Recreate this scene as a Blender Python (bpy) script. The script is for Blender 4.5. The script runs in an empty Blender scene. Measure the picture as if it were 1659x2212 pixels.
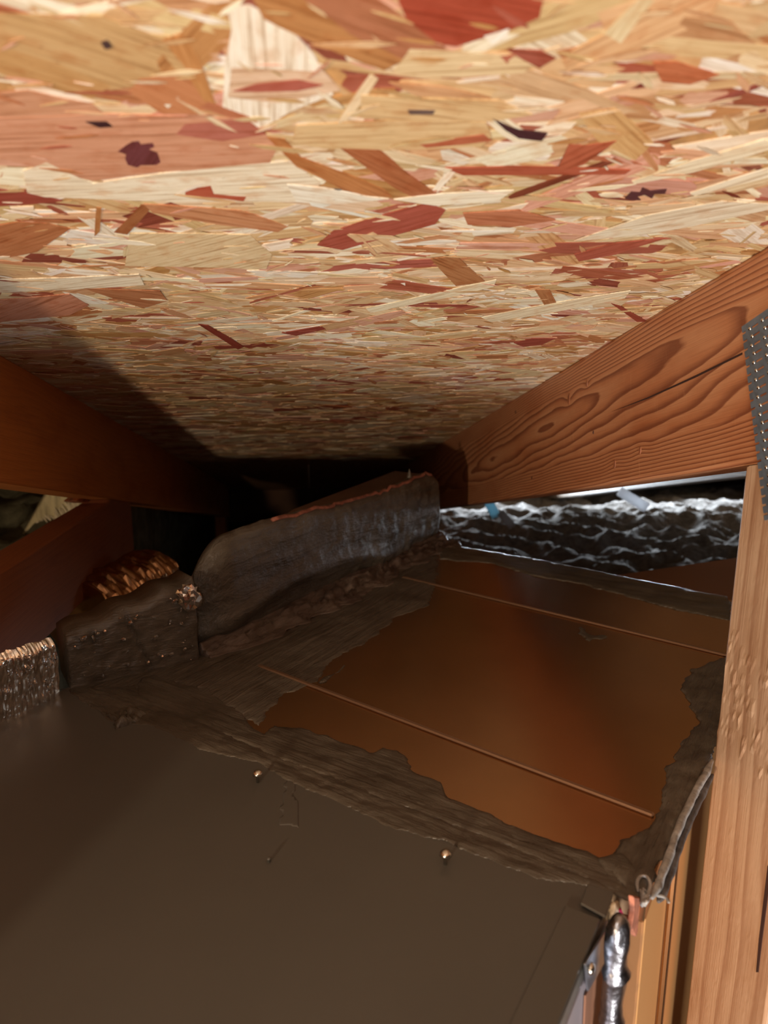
import bpy, bmesh, math, random
from mathutils import Vector, Matrix, noise
random.seed(11)
SC = bpy.context.scene
COL = SC.collection

# ------------------------------------------------------------ camera
F_PX = 1640.0
PITCH, YAW = math.radians(12.94), math.radians(6.42)
EYE = Vector((0, 0, 0.8))
FW = Vector((math.sin(YAW) * math.cos(PITCH), math.cos(YAW) * math.cos(PITCH), -math.sin(PITCH)))
RT = Vector((math.cos(YAW), -math.sin(YAW), 0))
UP = RT.cross(FW)
cam_data = bpy.data.cameras.new('camera')
cam = bpy.data.objects.new('camera', cam_data)
COL.objects.link(cam)
cam.matrix_world = Matrix(((RT.x, UP.x, -FW.x, EYE.x), (RT.y, UP.y, -FW.y, EYE.y), (RT.z, UP.z, -FW.z, EYE.z), (0, 0, 0, 1)))
cam_data.sensor_fit = 'VERTICAL'
cam_data.sensor_height = 24.0
cam_data.lens = 24.0 * F_PX / 2212.0
cam_data.clip_start = 0.01
cam_data.dof.use_dof = True
cam_data.dof.focus_distance = 0.62
cam_data.dof.aperture_fstop = 5.5
SC.camera = cam

# ------------------------------------------------------------ world, lamps, exposure
w = bpy.data.worlds.new('attic_air')
SC.world = w
w.use_nodes = True
w.node_tree.nodes['Background'].inputs[0].default_value = (0.75, 0.8, 1.0, 1)
w.node_tree.nodes['Background'].inputs[1].default_value = 0.06

def lamp(name, kind, loc, target, energy, colour, **kw):
    l = bpy.data.lights.new(name, kind)
    l.energy = energy; l.color = colour
    for k, v in kw.items(): setattr(l, k, v)
    o = bpy.data.objects.new(name, l)
    o.location = loc
    o.rotation_euler = (Vector(target) - Vector(loc)).to_track_quat('-Z', 'Y').to_euler()
    COL.objects.link(o)
    return o
# the work lamp lying low behind and left of the photographer
lamp('work_lamp', 'SPOT', (-0.53, -0.60, 0.66), (0.1, 0.6, 0.70), 43.0, (1.0, 0.75, 0.51), shadow_soft_size=0.02, spot_size=2.6, spot_blend=0.6)
# daylight let in at the eave beyond the insulation
lamp('eave_daylight', 'AREA', (1.5, 2.5, 0.315), (1.4, 1.4, 0.14), 21.0, (0.82, 0.91, 1.0), shape='RECTANGLE', size=2.1, size_y=0.05, spread=1.75)
# unseen fill lamp added at the right to brighten the pale strips
lamp('strip_fill', 'AREA', (1.9, 1.25, 0.46), (1.0, 1.9, 0.28), 0.5, (0.85, 0.92, 1.0), shape='RECTANGLE', size=0.3, size_y=0.12)
# small fill lamp added beside the lens for foil and screw glints
lamp('camera_fill', 'POINT', (-0.03, -0.03, 0.785), (0, 1, 0.6), 1.1, (1.0, 0.97, 0.92), shadow_soft_size=0.004)
# cool light coming up the hatch beside the ducts
lamp('hatch_light', 'AREA', (0.16, -0.55, 0.12), (0.12, 0.4, 0.75), 14.5, (1.0, 0.97, 0.94), shape='RECTANGLE', size=0.25, size_y=0.25)
SC.view_settings.view_transform = 'Standard'
SC.view_settings.look = 'None'
SC.view_settings.gamma = 1.0
SC.view_settings.use_curve_mapping = False
SC.view_settings.exposure = 0.0

# ------------------------------------------------------------ helpers
SL = math.radians(14.04)
DV = Vector((0, math.cos(SL), -math.sin(SL)))        # down the roof slope
NV = Vector((0, math.sin(SL), math.cos(SL)))         # roof normal
QR = 0.17                                            # eye to underside of the sheathing
XR, XL = 0.2966, -0.2755                             # faces of the two trusses

def ray(x, y): return (x - 829.5) * RT + (1106 - y) * UP + F_PX * FW
def onx(x, y, X): r = ray(x, y); return EYE + r * (X / r.x)
def onz(x, y, Z): r = ray(x, y); return EYE + r * ((Z - EYE.z) / r.z)
def ony(x, y, Y): r = ray(x, y); return EYE + r * (Y / r.y)
def onroof(x, y, q=QR): r = ray(x, y); return EYE + r * (q / r.dot(NV))
def onwall(x, y, P, D):
    r = ray(x, y); n = Vector((D.y, -D.x, 0)); return EYE + r * ((P - EYE).dot(n) / r.dot(n))
def roofpt(X, s, q): return EYE + Vector((X, 0, 0)) + DV * s + NV * q
def lin(c):
    return tuple(((v / 255.0) / 12.92 if v / 255.0 <= 0.04045 else ((v / 255.0 + 0.055) / 1.055) ** 2.4) for v in c)
def fbm(p, o=4): return noise.fractal(p, 0.9, 2.0, o, noise_basis='PERLIN_ORIGINAL')

def obj(name, me, mat=None, parent=None, smooth=False):
    if isinstance(me, bmesh.types.BMesh):
        bm = me; me = bpy.data.meshes.new(name); bm.to_mesh(me); bm.free()
    o = bpy.data.objects.new(name, me)
    COL.objects.link(o)
    if mat and not me.materials: me.materials.append(mat)
    if parent is not None: o.parent = parent; o.matrix_parent_inverse = Matrix.Translation(-parent.location)
    if smooth:
        for p in me.polygons: p.use_smooth = True
    return o
def tag(o, label, cat, group=None, kind=None):
    o['label'] = label; o['category'] = cat
    if group: o['group'] = group
    if kind: o['kind'] = kind
    return o
def thing(name, label, cat, loc, group=None):
    o = bpy.data.objects.new(name, None); o.location = loc; o.empty_display_size = 0.02
    COL.objects.link(o)
    return tag(o, label, cat, group)

def prism(poly, off, bevel=0.0, seg=1):
    """closed prism: polygon of 3D points pushed along the vector off, uv in metres (u along longest edge direction)"""
    bm = bmesh.new()
    a = [bm.verts.new(p) for p in poly]
    b = [bm.verts.new(Vector(p) + off) for p in poly]
    n = len(a)
    bm.faces.new(a); bm.faces.new(b[::-1])
    for i in range(n): bm.faces.new((a[i], b[i], b[(i + 1) % n], a[(i + 1) % n]))
    bmesh.ops.recalc_face_normals(bm, faces=bm.faces)
    if bevel: bmesh.ops.bevel(bm, geom=list(bm.edges), offset=bevel, segments=seg, affect='EDGES', clamp_overlap=True)
    return bm
def setuv(bm, axis, orig=Vector((0, 0, 0)), shift=(0, 0)):
    axis = Vector(axis).normalized()
    uv = bm.loops.layers.uv.verify()
    for f in bm.faces:
        t = f.normal.cross(axis)
        t = t.normalized() if t.length > 0.3 else axis.orthogonal().normalized()
        for l in f.loops:
            p = l.vert.co - orig
            l[uv].uv = (p.dot(axis) + shift[0], p.dot(t) + shift[1])
    return bm
def box(c, dx, dy, dz, rot=0.0, bevel=0.0):
    c = Vector(c); R = Matrix.Rotation(rot, 3, 'Z')
    pts = [c + R @ Vector((sx * dx / 2, sy * dy / 2, -dz / 2)) for sx, sy in ((-1, -1), (1, -1), (1, 1), (-1, 1))]
    return prism(pts, Vector((0, 0, dz)), bevel)
def inside(poly, x, y):
    c = False; n = len(poly)
    for i in range(n):
        x1, y1 = poly[i]; x2, y2 = poly[(i + 1) % n]
        if (y1 > y) != (y2 > y) and x < (x2 - x1) * (y - y1) / (y2 - y1) + x1: c = not c
    return c
def edged(poly, x, y):
    m = 9.0; n = len(poly)
    for i in range(n):
        x1, y1 = poly[i]; x2, y2 = poly[(i + 1) % n]
        dx, dy = x2 - x1, y2 - y1
        t = max(0, min(1, ((x - x1) * dx + (y - y1) * dy) / (dx * dx + dy * dy + 1e-12)))
        m = min(m, math.hypot(x - x1 - t * dx, y - y1 - t * dy))
    return m

# ------------------------------------------------------------ materials
def newmat(name):
    m = bpy.data.materials.new(name); m.use_nodes = True
    nt = m.node_tree; return m, nt, nt.nodes['Principled BSDF']
def N(nt, t, **kw):
    n = nt.nodes.new(t)
    for k, v in kw.items():
        if k in n.inputs: n.inputs[k].default_value = v
        else: setattr(n, k, v)
    return n
def mapping(nt, src, scale):
    m = nt.nodes.new('ShaderNodeMapping'); m.inputs['Scale'].default_value = scale
    nt.links.new(src, m.inputs['Vector']); return m.outputs[0]
def ramp(nt, src, stops):
    r = nt.nodes.new('ShaderNodeValToRGB')
    e = r.color_ramp.elements
    while len(e) > 1: e.remove(e[0])
    e[0].position = stops[0][0]; e[0].color = (*stops[0][1], 1)
    for p, c in stops[1:]:
        x = e.new(p); x.color = (*c, 1)
    nt.links.new(src, r.inputs[0]); return r.outputs[0]
def mixc(nt, a, b, fac, blend='MIX'):
    m = nt.nodes.new('ShaderNodeMix'); m.data_type = 'RGBA'; m.blend_type = blend
    for s, v in ((0, fac), (6, a), (7, b)):
        if hasattr(v, 'is_linked') or isinstance(v, bpy.types.NodeSocket): nt.links.new(v, m.inputs[s])
        else: m.inputs[s].default_value = v if s == 0 else (*v, 1)
    return m.outputs[2]
def math_(nt, op, a, b=0.0):
    m = nt.nodes.new('ShaderNodeMath'); m.operation = op
    for i, v in enumerate((a, b)):
        if isinstance(v, bpy.types.NodeSocket): nt.links.new(v, m.inputs[i])
        else: m.inputs[i].default_value = v
    return m.outputs[0]
def bump(nt, b, h, strength=0.3, dist=0.001):
    n = N(nt, 'ShaderNodeBump'); n.inputs['Strength'].default_value = strength; n.inputs['Distance'].default_value = dist
    nt.links.new(h, n.inputs['Height']); nt.links.new(n.outputs[0], b.inputs['Normal'])
def attr(nt, name):
    a = nt.nodes.new('ShaderNodeAttribute'); a.attribute_name = name; return a
def noisen(nt, vec, scale=1.0, detail=4.0, rough=0.55, dist=0.0):
    n = N(nt, 'ShaderNodeTexNoise'); n.inputs['Scale'].default_value = scale; n.inputs['Detail'].default_value = detail
    n.inputs['Roughness'].default_value = rough; n.inputs['Distortion'].default_value = dist
    nt.links.new(vec, n.inputs['Vector']); return n.outputs[0]

def mat_strand():
    m, nt, b = newmat('osb_strand')
    col = attr(nt, 'tint').outputs['Color']
    uv = nt.nodes.new('ShaderNodeUVMap').outputs[0]
    f1 = noisen(nt, mapping(nt, uv, (14, 420, 1)), 1.0, 3.0)
    f2 = noisen(nt, mapping(nt, uv, (60, 2400, 1)), 1.0, 2.0)
    f3 = noisen(nt, mapping(nt, uv, (300, 500, 1)), 1.0, 3.0, 0.7)
    st = ramp(nt, f1, [(0.30, (0.50, 0.36, 0.25)), (0.46, (0.90, 0.84, 0.76)), (0.60, (1, 1, 1)), (0.75, (0.80, 0.68, 0.55))])
    fs = ramp(nt, f2, [(0.3, (0.74, 0.68, 0.60)), (0.55, (1, 1, 1)), (0.8, (1.0, 1.0, 1.0))])
    sp = ramp(nt, f3, [(0.27, (0.45, 0.3, 0.22)), (0.36, (1, 1, 1))])
    c = mixc(nt, col, st, 0.9, 'MULTIPLY'); c = mixc(nt, c, fs, 0.8, 'MULTIPLY'); c = mixc(nt, c, sp, 0.7, 'MULTIPLY')
    f4 = noisen(nt, mapping(nt, uv, (55, 90, 1)), 1.0, 4.0, 0.6)
    c = mixc(nt, c, ramp(nt, f4, [(0.33, (0.84, 0.66, 0.54)), (0.48, (1, 1, 1)), (0.62, (1.0, 1.0, 1.0)), (0.75, (1.12, 1.12, 1.12))]), 0.8, 'MULTIPLY')
    nt.links.new(c, b.inputs['Base Color'])
    b.inputs['Roughness'].default_value = 0.48
    b.inputs['Specular IOR Level'].default_value = 0.5
    bump(nt, b, f2, 0.35, 0.0006)
    return m
def mat_wood(name, base, dark, light, rings=True, gloss=0.5, fq=1.0):
    """lumber; uv = metres along and across the grain"""
    m, nt, b = newmat(name)
    uv = nt.nodes.new('ShaderNodeUVMap').outputs[0]
    warp = noisen(nt, mapping(nt, uv, (2.2, 9, 1)), 1.0, 2.0)
    sx = nt.nodes.new('ShaderNodeSeparateXYZ'); nt.links.new(uv, sx.inputs[0])
    v = math_(nt, 'ADD', math_(nt, 'MULTIPLY', sx.outputs[1], 130.0 * fq), math_(nt, 'MULTIPLY', warp, 9.0 * fq))
    saw = math_(nt, 'FRACT', v)
    r = ramp(nt, saw, [(0.0, light), (0.5, base), (0.86, dark), (0.97, light)])
    fine = noisen(nt, mapping(nt, uv, (12, 900, 1)), 1.0, 3.0)
    fr = ramp(nt, fine, [(0.3, (0.72, 0.66, 0.6)), (0.6, (1, 1, 1))])
    blot = noisen(nt, mapping(nt, uv, (9, 22, 1)), 1.0, 5.0, 0.6)
    br = ramp(nt, blot, [(0.3, (0.74, 0.62, 0.52)), (0.5, (1, 1, 1)), (0.7, (1.0, 1.0, 1.0))])
    c = mixc(nt, r, base, 0.0 if rings else 0.75)
    c = mixc(nt, c, fr, 0.6, 'MULTIPLY'); c = mixc(nt, c, br, 0.8, 'MULTIPLY')
    nt.links.new(c, b.inputs['Base Color'])
    b.inputs['Roughness'].default_value = gloss
    bump(nt, b, fine, 0.3, 0.0008)
    return m
def mat_hero():
    """planed fir face; the ring distance is carried by the mesh attribute 'ring'"""
    m, nt, b = newmat('fir_lumber_face')
    ring = attr(nt, 'ring').outputs['Fac']
    uv = nt.nodes.new('ShaderNodeUVMap').outputs[0]
    wob = noisen(nt, mapping(nt, uv, (7, 30, 1)), 1.0, 3.0)
    g = math_(nt, 'ADD', ring, math_(nt, 'MULTIPLY', wob, 0.9))
    saw = math_(nt, 'FRACT', g)
    lt, md, dk = lin((198, 144, 106)), lin((186, 126, 88)), lin((136, 82, 56))
    r = ramp(nt, saw, [(0.0, lt), (0.5, md), (0.84, dk), (0.93, dk), (1.0, lt)])
    fine = noisen(nt, mapping(nt, uv, (14, 1100, 1)), 1.0, 3.0)
    fr = ramp(nt, fine, [(0.3, (0.75, 0.68, 0.62)), (0.6, (1, 1, 1))])
    saws = noisen(nt, mapping(nt, uv, (420, 18, 1)), 1.0, 3.0, 0.7)
    sr = ramp(nt, saws, [(0.60, (0, 0, 0)), (0.78, (1, 1, 1))])
    patch = noisen(nt, mapping(nt, uv, (14, 14, 1)), 1.0, 2.0)
    pm = math_(nt, 'MULTIPLY', sr, ramp(nt, patch, [(0.48, (0, 0, 0)), (0.62, (1, 1, 1))]))
    blot = noisen(nt, mapping(nt, uv, (6, 16, 1)), 1.0, 4.0, 0.6)
    br = ramp(nt, blot, [(0.3, (0.80, 0.62, 0.50)), (0.52, (1, 1, 1)), (0.75, (1.0, 1.0, 1.0))])
    c = mixc(nt, r, fr, 0.6, 'MULTIPLY'); c = mixc(nt, c, br, 0.8, 'MULTIPLY')
    c = mixc(nt, c, lin((226, 176, 130)), math_(nt, 'MULTIPLY', pm, 0.55))
    nt.links.new(c, b.inputs['Base Color'])
    b.inputs['Roughness'].default_value = 0.46
    bump(nt, b, math_(nt, 'ADD', saw, fine), 0.25, 0.0006)
    return m
def mat_plain(name, col, rough=0.5, metal=0.0, nscale=0, namp=0.3, bs=0.0, bd=0.001, stretch=(1, 1, 1), spec=0.5, col2=None):
    m, nt, b = newmat(name)
    b.inputs['Base Color'].default_value = (*col, 1)
    b.inputs['Roughness'].default_value = rough; b.inputs['Metallic'].default_value = metal
    b.inputs['Specular IOR Level'].default_value = spec
    if nscale:
        tc = nt.nodes.new('ShaderNodeTexCoord').outputs['Object']
        n = noisen(nt, mapping(nt, tc, stretch), nscale, 5.0, 0.6)
        c2 = col2 or tuple(v * (1 - namp) for v in col)
        nt.links.new(ramp(nt, n, [(0.35, c2), (0.62, col)]), b.inputs['Base Color'])
        if bs: bump(nt, b, n, bs, bd)
    return m
def mat_mastic(name, a, c2, rough, ang, amp=0.5, scale=1.0):
    """brushed duct sealant: strokes run along the angle ang (radians in the floor plane)"""
    m, nt, b = newmat(name)
    tc = nt.nodes.new('ShaderNodeTexCoord').outputs['Object']
    mp = nt.nodes.new('ShaderNodeMapping'); mp.inputs['Rotation'].default_value = (0, 0, -ang)
    nt.links.new(tc, mp.inputs['Vector'])
    st = noisen(nt, mapping(nt, mp.outputs[0], (14 * scale, 160 * scale, 90 * scale)), 1.0, 4.0, 0.6, 0.6)
    bl = noisen(nt, mapping(nt, tc, (22, 22, 22)), 1.0, 4.0, 0.6)
    c = ramp(nt, bl, [(0.32, c2), (0.62, a)])
    c = mixc(nt, c, ramp(nt, st, [(0.35, (0.62, 0.58, 0.54)), (0.6, (1.0, 1.0, 1.0)), (0.75, (1.3, 1.28, 1.25))]), 0.6, 'MULTIPLY')
    nt.links.new(c, b.inputs['Base Color'])
    b.inputs['Roughness'].default_value = rough
    fl = noisen(nt, mapping(nt, mp.outputs[0], (120, 420, 260)), 1.0, 4.0, 0.65)
    bump(nt, b, math_(nt, 'ADD', st, math_(nt, 'MULTIPLY', fl, 0.5)), amp, 0.0035)
    return m

M_STRAND = mat_strand()
M_HERO = mat_hero()
M_BOARD = mat_plain('osb_resin_core', lin((186, 140, 88)), 0.6, 0, 60, 0.4)
M_FIR = mat_wood('fir_lumber', lin((176, 100, 56)), lin((124, 62, 34)), lin((190, 118, 72)), fq=0.7)
M_FIRD = mat_wood('smooth_fir_lumber', lin((196, 120, 56)), lin((168, 96, 42)), lin((204, 130, 66)), rings=False)
M_POST = mat_wood('rough_sawn_stud', lin((188, 156, 128)), lin((168, 132, 104)), lin((196, 166, 138)), gloss=0.65, fq=0.4)
M_GREYW = mat_wood('weathered_lumber', lin((120, 110, 100)), lin((80, 70, 62)), lin((150, 140, 128)))
UANG = math.atan2(-0.62, 0.78)
VANG = math.atan2(0.79, 0.6)
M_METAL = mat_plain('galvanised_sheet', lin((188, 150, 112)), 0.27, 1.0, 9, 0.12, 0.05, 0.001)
M_METALB = mat_plain('galvanised_flange', lin((176, 184, 196)), 0.38, 1.0, 20, 0.2)
M_MAST = mat_mastic('grey_duct_sealant', lin((88, 82, 73)), lin((66, 59, 50)), 0.36, UANG)
M_MASTV = mat_mastic('brushed_duct_sealant', lin((92, 86, 77)), lin((70, 62, 53)), 0.42, VANG, 0.7)
M_PLEN = mat_plain('painted_duct_board', lin((82, 80, 75)), 0.34, 0.0, 5, 0.1, 0.0, spec=0.4)
M_RIB = mat_plain('rib_sheet', lin((150, 122, 100)), 0.42, 0.8)
M_FOIL = mat_plain('aluminium_foil', lin((240, 238, 236)), 0.15, 1.0, 90, 0.15, 0.3, 0.002)
M_KRAFT = mat_plain('kraft_paper', lin((150, 104, 78)), 0.7, 0, 30, 0.45, stretch=(1, 1, 0.2))
M_FIBRE = mat_plain('fibreglass_edge', lin((176, 120, 96)), 0.9, 0, 90, 0.5, 0.5, 0.002)
M_STEEL = mat_plain('zinc_screw', lin((220, 218, 210)), 0.2, 1.0)
M_PLATE = mat_plain('galvanised_truss_plate', lin((118, 132, 148)), 0.45, 0.4, 60, 0.35, 0.1, 0.001)
M_DUST = mat_plain('dusty_jacket', lin((168, 166, 164)), 0.85, 0, 120, 0.5, 0.6, 0.002)
M_INS = mat_plain('loose_fill_insulation', lin((112, 110, 108)), 0.95, 0, 70, 0.45, 0.8, 0.006, spec=0.1)
M_DARK = mat_plain('dark_sheathing', lin((96, 66, 44)), 0.8, 0, 8, 0.4)
M_HOLE = mat_plain('split_in_wood', lin((52, 24, 14)), 0.9)
M_KNOT = mat_plain('pin_knot', lin((140, 84, 52)), 0.6, 0, 200, 0.4)
def mat_foam(name, c):
    m, nt, b = newmat(name)                           # thin foam baffle: daylight glows through it
    b.inputs['Base Color'].default_value = (*c, 1); b.inputs['Roughness'].default_value = 0.7
    t = nt.nodes.new('ShaderNodeBsdfTranslucent'); t.inputs[0].default_value = (*c, 1)
    x = nt.nodes.new('ShaderNodeMixShader'); x.inputs[0].default_value = 0.6
    nt.links.new(b.outputs[0], x.inputs[1]); nt.links.new(t.outputs[0], x.inputs[2])
    nt.links.new(x.outputs[0], nt.nodes['Material Output'].inputs[0]); return m
M_WHITE = mat_foam('white_foam_strip', lin((232, 234, 238)))
M_COPP = mat_plain('brown_foil_wrap', lin((196, 150, 108)), 0.3, 1.0, 60, 0.3, 0.2, 0.002)

# ------------------------------------------------------------ shell
o = obj('floor', box((0.2, 1.0, -0.02), 5.0, 6.0, 0.04), M_DARK); o['kind'] = 'structure'
o = obj('wall_back', box((0.2, 3.35, 0.5), 5.0, 0.04, 1.6), M_DARK); o['kind'] = 'structure'
o = obj('wall_front', box((0.2, -2.0, 1.0), 5.0, 0.04, 2.0), M_DARK); o['kind'] = 'structure'
o = obj('wall_left', box((-2.3, 0.7, 0.9), 0.04, 5.4, 1.8), M_DARK); o['kind'] = 'structure'
o = obj('wall_right', box((2.7, 0.7, 0.9), 0.04, 5.4, 1.8), M_DARK); o['kind'] = 'structure'
# roof sheathing: the board, then its wood strands on the underside
bmr = prism([roofpt(-2.4, -2.1, QR), roofpt(2.8, -2.1, QR), roofpt(2.8, 3.6, QR), roofpt(-2.4, 3.6, QR)], NV * 0.012)
CEIL = obj('ceiling', setuv(bmr, (1, 0, 0)), M_BOARD); CEIL['kind'] = 'structure'

def strand_geo(pts, tilt=(0.0, 0.0), lift=0.0003, c=None, ang=0.0, thick=0.00022):
    """pts: outline (X, s) on the roof. returns verts(bottom outline + top outline), faces, uv list"""
    cx = sum(p[0] for p in pts) / len(pts); cs = sum(p[1] for p in pts) / len(pts)
    ca, sa = math.cos(ang), math.sin(ang)
    V = []; U = []
    for layer in (0, 1):
        for X, s in pts:
            q = QR - lift + (X - cx) * tilt[0] + (s - cs) * tilt[1] + (thick * 3 if layer else 0)
            q = min(q, QR + 0.0002)
            k = 1.0
            V.append(roofpt(X, s, q))
            U.append(((X * ca + s * sa), (-X * sa + s * ca)))
    n = len(pts)
    Fc = [list(range(n))]
    for i in range(n): Fc.append([i, (i + 1) % n, n + (i + 1) % n, n + i])
    return V, Fc, U
def strands_mesh(name, items):
    V = []; Fc = []; U = []; Cc = []
    for (v, f, u, col) in items:
        b = len(V); V += v; U += u
        Fc += [[b + i for i in ff] for ff in f]; Cc += [col] * len(v)
    me = bpy.data.meshes.new(name)
    me.from_pydata(V, [], Fc)
    uvl = me.uv_layers.new(name='UVMap')
    at = me.attributes.new('tint', 'FLOAT_COLOR', 'POINT')
    for i, c in enumerate(Cc): at.data[i].color = (*c, 1)
    idx = [0] * len(me.loops); me.loops.foreach_get('vertex_index', idx)
    flat = [0.0] * (2 * len(idx))
    off = 0.0
    for k, i in enumerate(idx): flat[2 * k], flat[2 * k + 1] = U[i]
    uvl.data.foreach_set('uv', flat)
    me.materials.append(M_STRAND)
    me.update()
    return me
PAL = [((238, 226, 198), 19), ((226, 200, 156), 22), ((214, 178, 124), 22), ((222, 172, 124), 13), ((206, 150, 98), 7), ((216, 158, 130), 13),
       ((190, 116, 70), 6), ((176, 88, 62), 6), ((150, 66, 48), 2.0), ((238, 232, 216), 5), ((196, 140, 74), 5)]
PT = sum(p[1] for p in PAL)
def soft(c, k=0.20, m=0.97):
    g = 0.3 * c[0] + 0.59 * c[1] + 0.11 * c[2]
    return tuple(m * (v * (1 - k) + g * k) for v in c)
def pick():
    r = random.uniform(0, PT)
    for c, wgt in PAL:
        r -= wgt
        if r <= 0: break
    j = random.uniform(-10, 10)
    return lin(soft(tuple(max(0, min(255, v + j + random.uniform(-5, 5))) for v in c)))
def rand_strand(X, s, scale=1.0):
    L = random.uniform(0.022, 0.085) * scale; W = random.choice((random.uniform(0.0025, 0.008), random.uniform(0.007, 0.021))) * scale
    ang = random.gauss(0, math.radians(24)) if random.random() < 0.88 else random.uniform(-1.5, 1.5)
    if abs(ang) > 1.0: L *= 0.45; W *= 0.6
    pts = []
    skew = random.uniform(-0.4, 0.4) * W
    nj = 3
    bow = random.uniform(-0.1, 0.1) * W
    # right ragged end, top side, left ragged end, bottom side
    out = [(-L / 2, -W / 2 * random.uniform(0.5, 1)), (0, -W / 2 * random.uniform(0.85, 1.1) + bow), (L / 2 + skew, -W / 2 * random.uniform(0.5, 1))]
    for k in range(1, nj): out.append((L / 2 + random.uniform(-0.08, 0.10) * L, -W / 2 + W * k / nj))
    out += [(L / 2 - skew, W / 2 * random.uniform(0.5, 1)), (0, W / 2 * random.uniform(0.85, 1.1) + bow), (-L / 2 + skew, W / 2 * random.uniform(0.5, 1))]
    for k in range(1, nj): out.append((-L / 2 - random.uniform(-0.08, 0.10) * L, W / 2 - W * k / nj))
    ca, sa = math.cos(ang), math.sin(ang)
    pts = [(X + a * ca - b * sa, s + a * sa + b * ca) for a, b in out]
    v, f, u = strand_geo(pts, (random.uniform(-0.012, 0.012), random.uniform(-0.02, 0.02)), random.uniform(0.0002, 0.0007), ang=ang)
    du = random.uniform(0, 9), random.uniform(0, 9)
    u = [(a + du[0], b + du[1]) for a, b in u]
    return v, f, u, pick()
items = []
for k in range(7600):
    t = random.random()
    s = 0.12 + 1.75 * t
    X = random.uniform(-0.36 , 0.36)
    items.append(rand_strand(X, s, 1.0 + max(0, 1.2 * (s - 0.38))))
m_ = strands_mesh('wood_strand_layer', items)
o = obj('wood_strand_layer', m_, None, CEIL); o['kind'] = 'stuff'
# strands of the neighbouring bays and behind, seen only past the rafters
items = []
for k in range(2600):
    X = random.choice((random.uniform(0.36, 1.6), random.uniform(-1.5, -0.36))); s = random.uniform(-0.5, 3.0)
    items.append(rand_strand(X, s, 1.6))
for k in range(900):
    items.append(rand_strand(random.uniform(-0.36, 0.36), random.uniform(-0.6, 0.12), 1.4))
o = obj('wood_strand_layer', strands_mesh('wood_strand_outer', items), None, CEIL); o['kind'] = 'stuff'
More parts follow.
